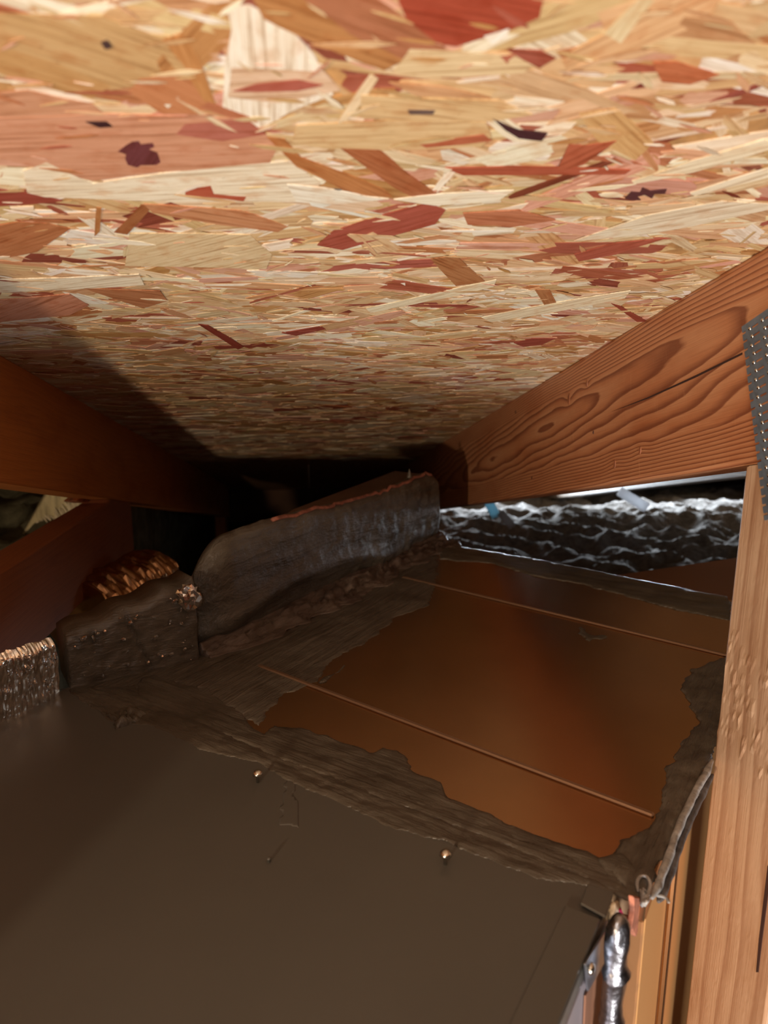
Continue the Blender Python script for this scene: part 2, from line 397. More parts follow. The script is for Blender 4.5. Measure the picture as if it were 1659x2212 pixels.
# single strands that can be picked out (random large ones first, then those the photograph shows)
for k in range(200):
    s = 0.2 + 0.75 * random.random() ** 1.2
    X = random.uniform(-0.26, 0.27)
    v, f, u, c = rand_strand(X, s, 1.05)
    v = [p - NV * 0.0002 for p in v]
    obj('wood_strand', strands_mesh('wood_strand', [(v, f, u, c)]), None, CEIL)
HAND = [
 ((202,160,102),[(-60,20),(220,30),(340,75),(400,100),(440,180),(300,180),(240,190),(0,100)]),
 ((196,146,84),[(-60,80),(120,130),(240,180),(200,208),(60,175),(-60,130)]),
 ((208,146,108),[(-60,200),(60,190),(200,220),(230,245),(90,262),(-60,270)]),
 ((200,134,70),[(350,80),(395,68),(430,120),(472,238),(440,238),(400,140)]),
 ((204,128,78),[(280,195),(300,165),(400,150),(460,242),(350,242)]),
 ((240,230,210),[(490,10),(540,5),(620,50),(680,115),(700,160),(720,200),(640,230),(560,275),(480,235),(485,140),(500,60)]),
 ((226,190,156),[(500,140),(700,150),(735,190),(600,218),(492,205)]),
 ((190,126,66),[(540,-20),(740,-20),(905,110),(830,147),(720,105),(640,70),(570,35)]),
 ((180,108,70),[(640,-20),(800,-20),(965,100),(900,138),(760,70)]),
 ((176,66,40),[(850,-30),(1180,-30),(1165,32),(1100,60),(985,95),(950,90),(880,40)]),
 ((242,236,222),[(1045,72),(1100,55),(1095,76),(1062,90)]),  # white glint painted in as a pale strand
 ((224,196,146),[(850,150),(885,100),(1000,105),(1120,115),(1152,135),(1130,152),(1000,162),(880,157)]),
 ((172,82,62),[(1095,102),(1170,104),(1202,120),(1165,142),(1130,124)]),
 ((222,200,152),[(1280,92),(1330,40),(1380,-10),(1415,-10),(1362,60),(1322,117)]),
 ((212,164,100),[(1250,240),(1330,228),(1412,302),(1372,342),(1292,302)]),
 ((196,104,60),[(1410,130),(1460,128),(1555,156),(1490,177),(1430,172)]),
 ((220,184,128),[(640,266),(850,254),(1050,260),(1062,290),(1040,311),(820,321),(700,316),(630,302)]),
 ((222,186,130),[(780,200),(1080,212),(1150,243),(1060,257),(780,250)]),
 ((214,148,112),[(-20,250),(230,240),(530,250),(602,310),(580,352),(350,366),(200,386),(-20,332)]),
 ((190,104,84),[(400,262),(530,250),(575,285),(480,300),(380,285)]),
 ((116,52,56),[(254,322),(272,308),(286,300),(300,299),(304,306),(330,303),(334,312),(322,317),(340,324),(347,345),(338,351),(304,352),(296,357),(276,351),(270,338),(272,328)]),
 ((238,226,198),[(50,365),(100,345),(200,392),(350,370),(620,343),(692,390),(670,432),(500,432),(250,427),(60,420)]),
 ((196,122,62),[(575,290),(615,295),(650,335),(830,405),(847,420),(790,418),(740,405),(640,355)]),
 ((182,102,56),[(735,315),(820,318),(880,370),(952,420),(900,426),(850,400)]),
 ((182,82,62),[(685,526),(720,495),(830,460),(925,433),(962,450),(940,480),(830,510),(740,536)]),
 ((186,112,64),[(-20,485),(40,475),(100,478),(152,490),(80,540),(20,552),(-20,545)]),
 ((162,66,48),[(-20,402),(60,412),(134,430),(-20,442)]),
 ((192,84,54),[(400,405),(455,396),(462,414),(532,420),(526,430),(400,416)]),
 ((168,98,50),[(247,498),(305,438),(330,440),(275,502)]),
 ((206,138,90),[(310,436),(520,450),(622,485),(600,497),(480,482),(330,455)]),
 ((188,122,62),[(204,506),(208,443),(219,445),(216,495)]),
 ((224,198,150),[(280,500),(540,503),(587,545),(575,577),(270,570)]),
 ((72,34,42),[(1064,250),(1100,268),(1122,276),(1182,283),(1170,299),(1120,293),(1092,276)]),
 ((88,44,50),[(1350,424),(1364,410),(1382,412),(1388,401),(1404,408),(1440,404),(1436,414),(1414,414),(1408,424),(1392,416),(1376,420),(1384,428),(1360,427)]),
 ((110,88,82),[(880,231),(940,232),(935,241),(885,241)]),
 ((92,90,94),[(638,420),(700,403),(738,405),(700,413),(650,424)]),
 ((236,224,190),[(1365,386),(1500,340),(1650,296),(1700,305),(1500,366),(1370,392)]),
 ((236,226,196),[(1490,412),(1700,345),(1700,368),(1500,418)]),
 ((232,222,194),[(1240,516),(1400,460),(1560,430),(1700,438),(1560,470),(1400,501)]),
 ((192,98,62),[(905,305),(1045,284),(1062,298),(920,313)]),
 ((184,84,54),[(960,357),(1100,354),(1362,362),(1350,371),(1000,373)]),
 ((188,90,56),[(1205,360),(1230,305),(1260,310),(1332,298),(1260,350),(1215,362)]),
 ((184,118,66),[(930,555),(985,548),(1047,604),(985,614)]),
 ((184,118,66),[(1155,622),(1187,622),(1204,655),(1182,667)]),
 ((152,58,40),[(428,697),(450,700),(527,746),(514,752)]),
 ((158,60,42),[(1320,652),(1340,658),(1398,691),(1376,692)]),
 ((160,66,50),[(608,716),(695,702),(704,708),(640,722)]),
 ((160,66,50),[(1110,738),(1150,728),(1200,728),(1170,742),(1130,746)]),
 ((238,228,200),[(-20,600),(300,588),(312,612),(-20,628)]),
 ((236,224,188),[(790,662),(900,638),(1000,615),(1072,600),(1066,616),(900,652),(800,672)]),
 ((236,224,188),[(1040,682),(1200,650),(1362,624),(1350,640),(1200,670),(1060,692)]),
 ((210,138,106),[(-20,645),(150,631),(192,655),(150,677),(-20,694)]),
 ((186,116,70),[(180,618),(345,624),(362,646),(310,662)]),
 ((180,84,62),[(1240,545),(1330,520),(1440,510),(1330,545),(1250,560)]),
 ((214,160,110),[(840,170),(960,180),(1060,205),(900,200)]),
 ((240,234,214),[(620,392),(700,400),(800,420),(840,424),(720,436),(640,430)]),
 ((240,232,206),[(850,425),(960,412),(1110,405),(1080,425),(940,438)]),
 ((200,120,80),[(1000,455),(1120,448),(1200,470),(1100,486),(1010,480)]),
 ((66,34,40),[(185,256),(230,256),(243,266),(215,268)]),
 ((74,50,50),[(218,84),(232,80),(242,92),(228,98)]),
]
for i, (c, pp) in enumerate(HAND):
    pts = []
    fine = []
    for k in range(len(pp)):                         # a little raggedness along the outline
        a, b = pp[k], pp[(k + 1) % len(pp)]
        fine.append(a)
        if 40 < math.hypot(b[0] - a[0], b[1] - a[1]):
            j = 0.02 * math.hypot(b[0] - a[0], b[1] - a[1])
            fine.append(((a[0] + b[0]) / 2 + random.uniform(-j, j), (a[1] + b[1]) / 2 + random.uniform(-j, j) * 0.4))
    for x, y in fine:
        P = onroof(x, y) - EYE
        pts.append((P.x, P.dot(DV)))
    # grain angle along the longest chord
    best = max(((math.hypot(a[0] - b[0], a[1] - b[1]), a, b) for a in pts for b in pts), key=lambda t: t[0])
    ang = math.atan2(best[2][1] - best[1][1], best[2][0] - best[1][0])
    v, f, u = strand_geo(pts, (0, 0), 0.0009 + 0.000012 * i, ang=ang)
    du = random.uniform(0, 9)
    u = [(a + du, b + du) for a, b in u]
    obj('wood_strand', strands_mesh('wood_strand', [(v, f, u, lin(soft(c)))]), None, CEIL)

items = []
for k in range(1300):
    s = 0.15 + 1.1 * random.random() ** 1.3; X = random.uniform(-0.27, 0.29)
    L = random.uniform(0.004, 0.020) * (1.8 if random.random() < 0.2 else 1); W = L * random.uniform(0.06, 0.2)
    ang = random.gauss(0, 0.45)
    out = [(-L / 2, 0), (-L * 0.2, -W / 2 * random.uniform(0.5, 1)), (L * 0.25, -W / 2), (L / 2, W * random.uniform(-0.3, 0.3)), (L * 0.2, W / 2), (-L * 0.25, W / 2 * random.uniform(0.4, 1))]
    ca, sa = math.cos(ang), math.sin(ang)
    pts = [(X + a * ca - b * sa, s + a * sa + b * ca) for a, b in out]
    v, f, u = strand_geo(pts, (0, 0), random.uniform(0.0010, 0.0018), ang=ang, thick=0.0001)
    items.append((v, f, u, pick()))
o = obj('wood_slivers', strands_mesh('wood_slivers', items), None, CEIL); o['kind'] = 'stuff'

# ------------------------------------------------------------ right truss
def chord_poly(X, qt, qb, s0, s1):
    return [roofpt(X, s0, qt), roofpt(X, s1, qt), roofpt(X, s1, qb), roofpt(X, s0, qb)]
TR = thing('roof_truss', 'orange fir roof truss at right, fine-grained rafter, pale upright stud and toothed steel plate', 'roof truss', (XR + 0.019, 0.43, 0.0))
QB_R = 0.1135 * XR
QT = QR - 0.0003
# the top chord: solid with a dense planed face carrying the growth rings
bm = bmesh.new()
ns, nh = 420, 40
s0, s1 = -1.2, 3.0
def sh(x, y):
    P = onx(x, y, XR) - EYE; return P.dot(DV), QT - P.dot(NV)
C1 = sh(1215, 905); K1 = sh(1229, 860); K2 = sh(1383, 972); K3 = sh(1328, 1003); K4 = sh(1268, 828)
HT = QT - QB_R
def ringval(s, h):
    # nested cathedral arches round C1, straighter and closer towards both edges
    dh = (h - C1[1] - 0.06 * (s - C1[0])) 
    ds = s - C1[0]
    g = math.sqrt((dh * 105) ** 2 + (ds * (4.0 if ds > 0 else 9.0)) ** 2 + 0.2)
    up = max(0.0, 0.028 - h); g += up * 210
    lo = max(0.0, h - 0.105); g += lo * 190
    for K, r in ((K1, 0.007), (K2, 0.006), (K3, 0.007), (K4, 0.004)):
        e = math.exp(-(((s - K[0]) / (r * 2.6)) ** 2 + ((h - K[1]) / (r * 1.3)) ** 2)); g += 0.7 * e
    g += 1.1 * fbm(Vector((s * 3, h * 12, 3.1)), 3)
    return g
# sampled finer where the camera looks
ss = [s0 + (0.30 - s0) * i / 20 for i in range(20)] + [0.30 + 1.4 * i / 360 for i in range(360)] + [1.7 + (s1 - 1.7) * i / 20 for i in range(21)]
rl = bm.verts.layers.float.new('ring'); uvl = bm.loops.layers.uv.verify()
grid = []
for s in ss:
    row = []
    for j in range(nh + 1):
        h = HT * j / nh
        edge = 0.0012 if j in (0, nh) else 0.0
        v = bm.verts.new(roofpt(XR + edge, s, QT - h)); v[rl] = ringval(s, h); row.append(v)
    grid.append(row)
for i in range(len(ss) - 1):
    for j in range(nh): bm.faces.new((grid[i][j], grid[i][j + 1], grid[i + 1][j + 1], grid[i + 1][j]))
back = [[bm.verts.new(roofpt(XR + 0.038, s, q)) for q in (QT, QB_R)] for s in (ss[0], ss[-1])]
for b_ in (0, 1):
    for q in back[b_]: q[rl] = 0.0
bm.faces.new([grid[i][0] for i in range(len(ss))] + [back[1][0], back[0][0]])
bm.faces.new([grid[i][nh] for i in range(len(ss) - 1, -1, -1)] + [back[0][1], back[1][1]])
bm.faces.new((back[0][0], back[1][0], back[1][1], back[0][1]))
bm.faces.new([grid[0][j] for j in range(nh, -1, -1)] + [back[0][0], back[0][1]])
bm.faces.new([grid[-1][j] for j in range(nh + 1)] + [back[1][1], back[1][0]])
bmesh.ops.recalc_face_normals(bm, faces=bm.faces)
setuv(bm, DV)
obj('top_chord', bm, M_HERO, TR)
# split running along the face
def on_chord(pp, lift): return [onx(x, y, XR) - Vector((lift, 0, 0)) for x, y in pp]
obj('split', prism(on_chord([(1322, 889), (1400, 858), (1500, 812), (1604, 761), (1604, 766), (1500, 817), (1400, 861)], 0.0002), Vector((0.001, 0, 0))), M_HOLE, TR)['label'] = 'dark split along the grain'
for (x, y), r in (((1229, 862), 0.0042), ((1268, 829), 0.0024), ((1383, 973), 0.0026), ((1328, 1003), 0.003), ((1282, 934), 0.0012), ((1114, 890), 0.0016), ((1149, 1032), 0.0012)):
    c = onx(x, y, XR); k_bm = bmesh.new(); prev = []
    for ring_r, off in ((1.0, -0.0001), (0.75, 0.0007), (0.4, 0.0004)):
        prev.append([k_bm.verts.new(c + Vector((-off, math.cos(a) * r * ring_r * 0.8, math.sin(a) * r * ring_r * 1.6))) for a in [2 * math.pi * q / 14 for q in range(14)]])
    for a, b in ((0, 1), (1, 2)):
        for q in range(14): k_bm.faces.new((prev[a][q], prev[a][(q + 1) % 14], prev[b][(q + 1) % 14], prev[b][q]))
    k_bm.faces.new(prev[2])
    ko = obj('knot', k_bm, M_KNOT if r > 0.002 else M_HOLE, TR)
# upright web (stud)
yb = 0.472
ztop = roofpt(XR, 0.45, QB_R).z
def z_under(y): return EYE.z + (QB_R - y * math.sin(SL)) / math.cos(SL)
top = []
yy = yb
while yy > yb - 0.089:
    top.append(Vector((XR, yy, z_under(yy) - 0.0005 - random.uniform(0.0, 0.004)))); yy -= 0.0022
bm = bmesh.new()
nz = 150; ny = 40
rows = []
for i in range(nz + 1):
    row = []
    for j in range(ny + 1):
        y = yb - 0.089 * j / ny
        zt = z_under(y) - 0.0006 - (0.004 * abs(noise.noise(Vector((y * 900, 0, 5)))) if i == nz else 0.0)
        z = 0.0 + (zt) * i / nz
        rough = 0.0012 * max(0.0, fbm(Vector((y * 160, z * 130, 2.0)), 4) - 0.15) * (1.3 if 0.52 < z < 0.60 else 0.15)
        ez = 0.0008 * noise.noise(Vector((z * 40, 3, 1))) if j == 0 else 0
        row.append(bm.verts.new((XR - rough + (0.001 if j in (0, ny) else 0), y + ez, z)))
    rows.append(row)
for i in range(nz):
    for j in range(ny): bm.faces.new((rows[i][j], rows[i][j + 1], rows[i + 1][j + 1], rows[i + 1][j]))
bk = [bm.verts.new((XR + 0.038, yb, 0)), bm.verts.new((XR + 0.038, yb - 0.089, 0)), bm.verts.new((XR + 0.038, yb - 0.089, z_under(yb - 0.089))), bm.verts.new((XR + 0.038, yb, z_under(yb)))]
bm.faces.new(bk)
bm.faces.new([rows[i][0] for i in range(nz + 1)] + [bk[3], bk[0]])
bm.faces.new([rows[i][ny] for i in range(nz, -1, -1)] + [bk[1], bk[2]])
bm.faces.new([rows[nz][j] for j in range(ny + 1)] + [bk[2], bk[3]])
bm.faces.new([rows[0][j] for j in range(ny, -1, -1)] + [bk[0], bk[1]])
bmesh.ops.recalc_face_normals(bm, faces=bm.faces)
uvl = bm.loops.layers.uv.verify()
for f in bm.faces:
    for l in f.loops: l[uvl].uv = (l.vert.co.z, l.vert.co.y + l.vert.co.x)
obj('upright_web', bm, M_POST, TR)['label'] = 'pale rough-sawn upright stud'
obj('split', prism(on_chord([(1659, 1870), (1640, 2030), (1634, 2100), (1639, 2100), (1647, 2030), (1667, 1880)], 0.0004), Vector((0.001, 0, 0))), M_HOLE, TR)
# toothed plate
PO = onx(1605, 706, XR); PO = Vector((XR - 0.0011, PO.y, PO.z))
pe = onx(1656, 1140, XR); E2 = Vector((0, pe.y - PO.y, pe.z - PO.z)).normalized(); E1 = Vector((0, E2.z, -E2.y))
if E1.y > 0: E1 = -E1
pitch = 0.0058; slot = 0.0017; PW = 0.075; PL = 0.128
parts = bmesh.new()
def addq(bm, a0, a1, b0, b1, t=0.0010):
    pts = [PO + E1 * a + E2 * b for a, b in ((a0, b0), (a1, b0), (a1, b1), (a0, b1))]
    v = [bm.verts.new(p) for p in pts] + [bm.verts.new(p + Vector((t, 0, 0))) for p in pts]
    for f in ((0, 1, 2, 3), (7, 6, 5, 4), (0, 4, 5, 1), (1, 5, 6, 2), (2, 6, 7, 3), (3, 7, 4, 0)): bm.faces.new([v[i] for i in f])
nrow = int(PL / pitch)
teeth = []
for i in range(nrow):
    b0 = i * pitch
    addq(parts, 0, PW, b0, b0 + pitch - slot)
    x = 0.0038 if True else 0
    first = 0.0038 + (0.0006 if i % 2 else 0)
    x = first
    while x < PW:
        x2 = min(PW, x + 0.0062)
        addq(parts, x, x2, b0 + pitch - slot, b0 + pitch)
        teeth.append((x2 - 0.0014 + (0.0010 if i % 2 else 0), b0 + pitch - slot * 0.5))
        x = x2 + 0.0078
addq(parts, 0, PW, nrow * pitch, nrow * pitch + 0.003)
bmesh.ops.recalc_face_normals(parts, faces=parts.faces)
PLATE = obj('nail_plate', parts, M_PLATE, TR); PLATE['label'] = 'grey galvanised plate with rows of punched slots'
tb = bmesh.new(); bmesh.ops.create_uvsphere(tb, u_segments=10, v_segments=6, radius=0.0013)
for v in tb.verts: v.co.x *= 0.7
tme = bpy.data.meshes.new('tooth'); tb.to_mesh(tme); tb.free(); tme.materials.append(M_STEEL)
for p in tme.polygons: p.use_smooth = True
for a, b in [t for t in teeth if t[0] < 0.03]:
    to = bpy.data.objects.new('tooth', tme); COL.objects.link(to)
    to.parent = PLATE; to.location = PO + E1 * a + E2 * b

# ------------------------------------------------------------ left truss
TL = thing('roof_truss', 'shadowed roof truss at left, its flat web meeting the rafter', 'roof truss', (XL - 0.019, 0.6, 0.0))
QB_L = 0.0492
bm = prism(chord_poly(XL, QT, QB_L, -1.2, 3.0), Vector((-0.038, 0, 0)), 0.0015)
obj('top_chord', setuv(bm, DV), M_FIRD, TL)
def zul(y): return EYE.z + (QB_L - y * math.sin(SL)) / math.cos(SL) - 0.0005
def Pl(y, z): return Vector((XL, y, z))
wp = [Pl(1.105, 0.568), Pl(0.70, 0.589), Pl(0.05, 0.622), Pl(0.05, 0.527), Pl(0.672, 0.492), Pl(0.967, 0.474), Pl(1.25, 0.457), Pl(1.25, zul(1.25)), Pl(1.12, zul(1.12))]  # near end, out of view, cut short to shape the lamp's shadow
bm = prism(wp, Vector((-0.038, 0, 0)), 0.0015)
obj('web', setuv(bm, (0, 1, -0.055)), mat_wood('shaded_fir_lumber', lin((136, 76, 38)), lin((112, 60, 30)), lin((146, 86, 46)), rings=False, gloss=0.7), TL)  # shade on the web's face put into its wood colour
# upright of the left truss, behind the ducts, carrying it down
bm = prism([Pl(2.75, zul(2.75)), Pl(2.84, zul(2.84)), Pl(2.84, 0), Pl(2.75, 0)], Vector((-0.038, 0, 0)), 0.0015)
obj('upright_web', setuv(bm, (0, 0, 1)), M_FIRD, TL)
bm = prism([onx(x, y, XL - 0.03) for x, y in ((168, 1082), (185, 1068), (215, 1070), (236, 1080), (228, 1084), (205, 1082), (190, 1086))], Vector((-0.02, 0, 0)), 0.0005)
obj('splinter', setuv(bm, (0, 1, 0)), M_FIR, TL)

# ------------------------------------------------------------ next truss to the right
XN = 0.895
TN = thing('roof_truss', 'grey board of the next truss, seen under the right-hand rafter', 'roof truss', (XN + 0.019, 1.6, 0.0))
bm = prism(chord_poly(XN, QT, 0.079, -1.0, 3.0), Vector((0.038, 0, 0)), 0.002)
obj('top_chord', setuv(bm, DV), M_GREYW, TN)
bm = prism([Vector((XN, y, z)) for y, z in ((0.6, 0.0), (0.69, 0.0), (0.69, 0.8), (0.6, 0.8 - 0.0))][:2] + [Vector((XN, 0.69, EYE.z + (0.079 - 0.69 * math.sin(SL)) / math.cos(SL) - 0.001)), Vector((XN, 0.6, EYE.z + (0.079 - 0.6 * math.sin(SL)) / math.cos(SL) - 0.001))], Vector((0.038, 0, 0)), 0.002)
obj('upright_web', setuv(bm, (0, 0, 1)), M_GREYW, TN)

# ------------------------------------------------------------ ducts
ZT = 0.5
A = onz(150, 1482, ZT); R = onz(1325, 1920, ZT)
MTL, MTR, MBR, MBL = onz(950, 1178, ZT), onz(1578, 1296, ZT), onz(1338, 1900, ZT), onz(350, 1462, ZT)
VD = (MTR - MBR).normalized(); UD = (R - A).normalized()
ZF = 0.0
# big sealed box in front
PL_ = thing('supply_plenum', 'large grey-brown sealant-coated duct box filling the lower left', 'duct', (0.0, 0.4, ZF))
cR = R - VD * 0.42
polyA = [A, R, cR, Vector((-0.262, cR.y, ZT)), Vector((-0.262, A.y - (A.x + 0.262) * VD.y / VD.x, ZT))]
polyA = [Vector((p.x, p.y, ZT)) for p in polyA]
bm = prism([p - Vector((0, 0, 0.012)) for p in polyA], Vector((0, 0, 0.012)), 0.0015, 2)
obj('top_panel', bm, M_PLEN, PL_)
def wallq(a, b, z0, z1, th, inward, bev=0.0008):
    a = Vector((a.x, a.y, z0)); b = Vector((b.x, b.y, z0))
    return prism([a, b, b + inward * th, a + inward * th], Vector((0, 0, z1 - z0)), bev)
nR = Vector((VD.y, -VD.x, 0))                       # outward on the right side
obj('side_panel', wallq(cR + VD * 0.002, R - VD * 0.003, ZF, ZT - 0.0125, 0.004, -nR), mat_plain('pale_galvanised', lin((170, 162, 168)), 0.5, 0.6), PL_)['label'] = 'pale galvanised side sheet'
# rims of the bare duct: its right rim runs two centimetres outside the big box's
MBR = onz(1400, 1938, ZT) - VD * 0.006
_k = ((MTL.x - MBR.x) * (MTR - MTL).y - (MTL.y - MBR.y) * (MTR - MTL).x) / (VD.x * (MTR - MTL).y - VD.y * (MTR - MTL).x)
MTR = MBR + VD * _k
MBL = A + UD * 0.085 + VD * 0.003
nF = Vector((UD.y, -UD.x, 0)) * -1
obj('side_panel', wallq(A - VD * 0.01, R - UD * 0.004, ZF, ZT - 0.0125, 0.004, -Vector((-UD.y, UD.x, 0))), M_METALB, PL_)
obj('side_panel', wallq(polyA[3] + Vector((0.002, 0, 0)), polyA[2] - Vector((0.006, 0, 0)), ZF, ZT - 0.0125, 0.004, Vector((0, 1, 0))), M_METALB, PL_)
obj('side_panel', wallq(polyA[3] + Vector((0.001, 0.006, 0)), polyA[4] + Vector((0.001, -0.002, 0)), ZF, ZT - 0.0125, 0.004, Vector((1, 0, 0))), M_METALB, PL_)
# corner flange: folded strip on the right edge, with the dark lap line on top
fl = [onz(x, y, ZT) for x, y in ((1258, 1925), (1288, 1938), (1150, 2220), (1112, 2220))]
l0, l1 = onz(1262, 1950, ZT), onz(1100, 2260, ZT)
def strip(a, b, wid, z, h, name, mat, par, bev=0.0004):
    d = (b - a).normalized(); n = Vector((-d.y, d.x, 0)) * wid / 2
    pts = [a - n, b - n, b + n, a + n]
    return obj(name, prism([Vector((p.x, p.y, z)) for p in pts], Vector((0, 0, h)), bev), mat, par)
lap_in = [R - UD * 0.019 - VD * 0.028, R - VD * 0.028, R - VD * 0.42, R - UD * 0.019 - VD * 0.42]
obj('edge_flange', prism([Vector((p.x, p.y, ZT + 0.0002)) for p in lap_in], Vector((0, 0, 0.0014)), 0.0005), M_PLEN, PL_)
tabp = [onz(x, y, ZT) for x, y in ((1268, 1920), (1325, 1938), (1308, 1992), (1253, 1962))]
obj('corner_tab', prism([Vector((p.x, p.y, ZT + 0.0018)) for p in tabp], Vector((0, 0, 0.0016)), 0.0005), M_PLEN, PL_)
# slate flange on the side, brown card, screw
sf = [onwall(x, y, R + nR * 0.0015, VD) for x, y in ((1312, 1996), (1308, 2062), (1266, 2138), (1262, 2085), (1225, 2160), (1232, 2130))]
sf = [onwall(x, y, R + nR * 0.0015, VD) for x, y in ((1318, 1985), (1314, 2058), (1266, 2140), (1260, 2082))]
obj('side_flange', prism(sf, nR * 0.0012, 0.0003), M_METALB, PL_)['label'] = 'bluish folded metal flange'
kp = [onwall(x, y, R + nR * 0.0005, VD) for x, y in ((1308, 2060), (1304, 2240), (1258, 2240), (1262, 2150))]
obj('card_facing', prism(kp, nR * 0.0008), M_KRAFT, PL_)['label'] = 'brown creased facing below the flange'
def screw(P, axis, par, r=0.0032, shank=0.006):
    axis = axis.normalized(); q = Vector((0, 0, 1)).rotation_difference(axis)
    bm = bmesh.new()
    prof = [(0.0, 0.0011), (shank, 0.0011), (shank, r), (shank + r * 0.35, r * 0.98), (shank + r * 0.7, r * 0.7), (shank + r * 0.85, r * 0.3)]
    rings = [[bm.verts.new(P + q @ Vector((math.cos(t) * rr, math.sin(t) * rr, h))) for t in [2 * math.pi * k / 12 for k in range(12)]] for h, rr in prof]
    for a in range(len(rings) - 1):
        for k in range(12): bm.faces.new((rings[a][k], rings[a][(k + 1) % 12], rings[a + 1][(k + 1) % 12], rings[a + 1][k]))
    bm.faces.new(rings[-1]); bm.faces.new(rings[0][::-1])
    return obj('screw', bm, M_STEEL, par, True)
for x, y in ((557, 1690), (962, 1867)):
    screw(onz(x, y, ZT), Vector((0, 0, 1)), PL_, 0.0036, 0.006)
screw(onwall(1270, 2090, R + nR * 0.0027, VD), nR, PL_, 0.003, 0.0008)
nub = onz(581, 1862, ZT)
o = screw(nub, Vector((0, 0, 1)), PL_, 0.0012, 0.002); o.data.materials.clear(); o.data.materials.append(M_PLEN)

def patch(pp, z, th, name, mat, par, res=0.0035, rough=0.6, sdir=None, nz_=60.0, seed=0.0, falloff=0.006, world=False, rag=0.004):
    """a smear of sealant: raised, brushed and thinning to its edge; outline in pixels or metres on the sheet at height z"""
    out = pp if world else [((lambda q: (q.x, q.y))(onz(x, y, z))) for x, y in pp]
    d = sdir or UD
    xs = [p[0] for p in out]; ys = [p[1] for p in out]
    nx = int((max(xs) - min(xs) + 0.02) / res) + 1; ny = int((max(ys) - min(ys) + 0.02) / res) + 1
    x0, y0 = min(xs) - 0.01, min(ys) - 0.01
    H = {}
    for i in range(nx):
        for j in range(ny):
            x, y = x0 + i * res, y0 + j * res
            e = edged(out, x, y); ins = inside(out, x, y)
            sd = (e if ins else -e) + rag * fbm(Vector((x * 70 + seed, y * 70, seed)), 3)
            if sd < -0.0005: continue
            a = x * d.x + y * d.y; b = -x * d.y + y * d.x
            st = fbm(Vector((a * nz_ * 0.35 + seed, b * nz_ * 2.2, seed)), 4)
            bl = fbm(Vector((x * nz_, y * nz_, seed + 9)), 4)
            t = min(1.0, max(0.0, sd) / falloff)
            H[(i, j)] = max(0.00005, th * t ** 0.6 * (1 + rough * (0.7 * st + 0.6 * bl)))
    bm = bmesh.new(); vt = {}
    for (i, j), h in H.items(): vt[(i, j)] = bm.verts.new((x0 + i * res, y0 + j * res, z + h))
    for (i, j) in H:
        q = [(i, j), (i + 1, j), (i + 1, j + 1), (i, j + 1)]
        if all(k in vt for k in q): bm.faces.new([vt[k] for k in q])
        else:
            for tri in (((i, j), (i + 1, j), (i, j + 1)), ((i + 1, j), (i + 1, j + 1), (i, j + 1))):
                if all(k in vt for k in tri) and not all(k in vt for k in q): bm.faces.new([vt[k] for k in tri]); break
    bv = [v for v in bm.verts if v.link_faces and v.is_boundary]
    for _ in range(3): bmesh.ops.smooth_vert(bm, verts=bv, factor=0.5, use_axis_x=True, use_axis_y=True, use_axis_z=False)
    # skirt down to the sheet so the smear is a closed-looking solid
    for e in [e for e in bm.edges if len(e.link_faces) == 1]:
        a, b = e.verts
        c = bm.verts.new((b.co.x, b.co.y, z - 0.0002)); dd = bm.verts.new((a.co.x, a.co.y, z - 0.0002))
        bm.faces.new((a, b, c, dd))
    for v in [v for v in bm.verts if not v.link_faces]: bm.verts.remove(v)
    bmesh.ops.recalc_face_normals(bm, faces=bm.faces)
    return obj(name, bm, mat, par, True)

patch([(120, 1492), (300, 1410), (460, 1385), (620, 1350), (640, 1420), (500, 1500), (420, 1530), (290, 1500)], ZT - 0.0004, 0.0008, 'sealant_web', M_MASTV, PL_, 0.003, 0.8, VD, 45, 13.0, 0.006)
# ridge of sealant along the far edge of the big box
rid = [(150, 1482), (290, 1482), (470, 1578), (590, 1625), (750, 1690), (880, 1735), (1050, 1803), (1200, 1862), (1330, 1918), (1336, 1935),
       (1200, 1905), (1150, 1900), (1050, 1858), (960, 1822), (860, 1795), (740, 1740), (640, 1700), (560, 1650), (440, 1625), (330, 1570), (240, 1560), (150, 1500)]
patch(rid, ZT, 0.0016, 'sealant_bead', M_MAST, PL_, 0.0016, 1.2, UD, 70, 1.0, 0.012, rag=0.002)
patch([(615, 1680), (640, 1690), (650, 1790), (600, 1785)], ZT, 0.0002, 'sealant_drip', M_PLEN, PL_, 0.002, 0.3, VD, 50, 5.0, 0.006)
patch([(225, 1545), (300, 1530), (330, 1545), (290, 1570), (250, 1575)], ZT, 0.004, 'sealant_lump', M_MAST, PL_, 0.002, 2.0, UD, 120, 7.0, 0.006)

# bare sheet-metal box behind it
MD = thing('sheet_metal_duct', 'bare sheet-metal duct top glowing orange, with ribs and grey sealant edges', 'duct', (0.2, 0.7, ZF))
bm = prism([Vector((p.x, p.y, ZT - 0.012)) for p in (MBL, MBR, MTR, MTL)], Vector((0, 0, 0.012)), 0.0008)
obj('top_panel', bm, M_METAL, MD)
nB = Vector((-VD.y, VD.x, 0))
obj('side_panel', wallq(MBR + VD * 0.004, MTR - VD * 0.004, ZF, ZT - 0.0125, 0.004, -nR), mat_plain('tan_reflection_sheet', lin((196, 146, 92)), 0.5, 0.3), MD)  # tan reflection of the wood put into the side sheet's colour
obj('side_panel', wallq(MBL + VD * 0.001 + UD * 0.01, MBR + VD * 0.001 - UD * 0.0005, ZF, ZT - 0.0125, 0.003, VD), mat_plain('shaded_end_sheet', lin((150, 104, 62)), 0.6, 0.2), MD)  # shade put into the colour of this lamp-facing end sheet
obj('side_panel', wallq(MTL + (MTR - MTL) * 0.01, MTR - (MTR - MTL) * 0.02, ZF, ZT - 0.0125, 0.004, -VD), M_METAL, MD)
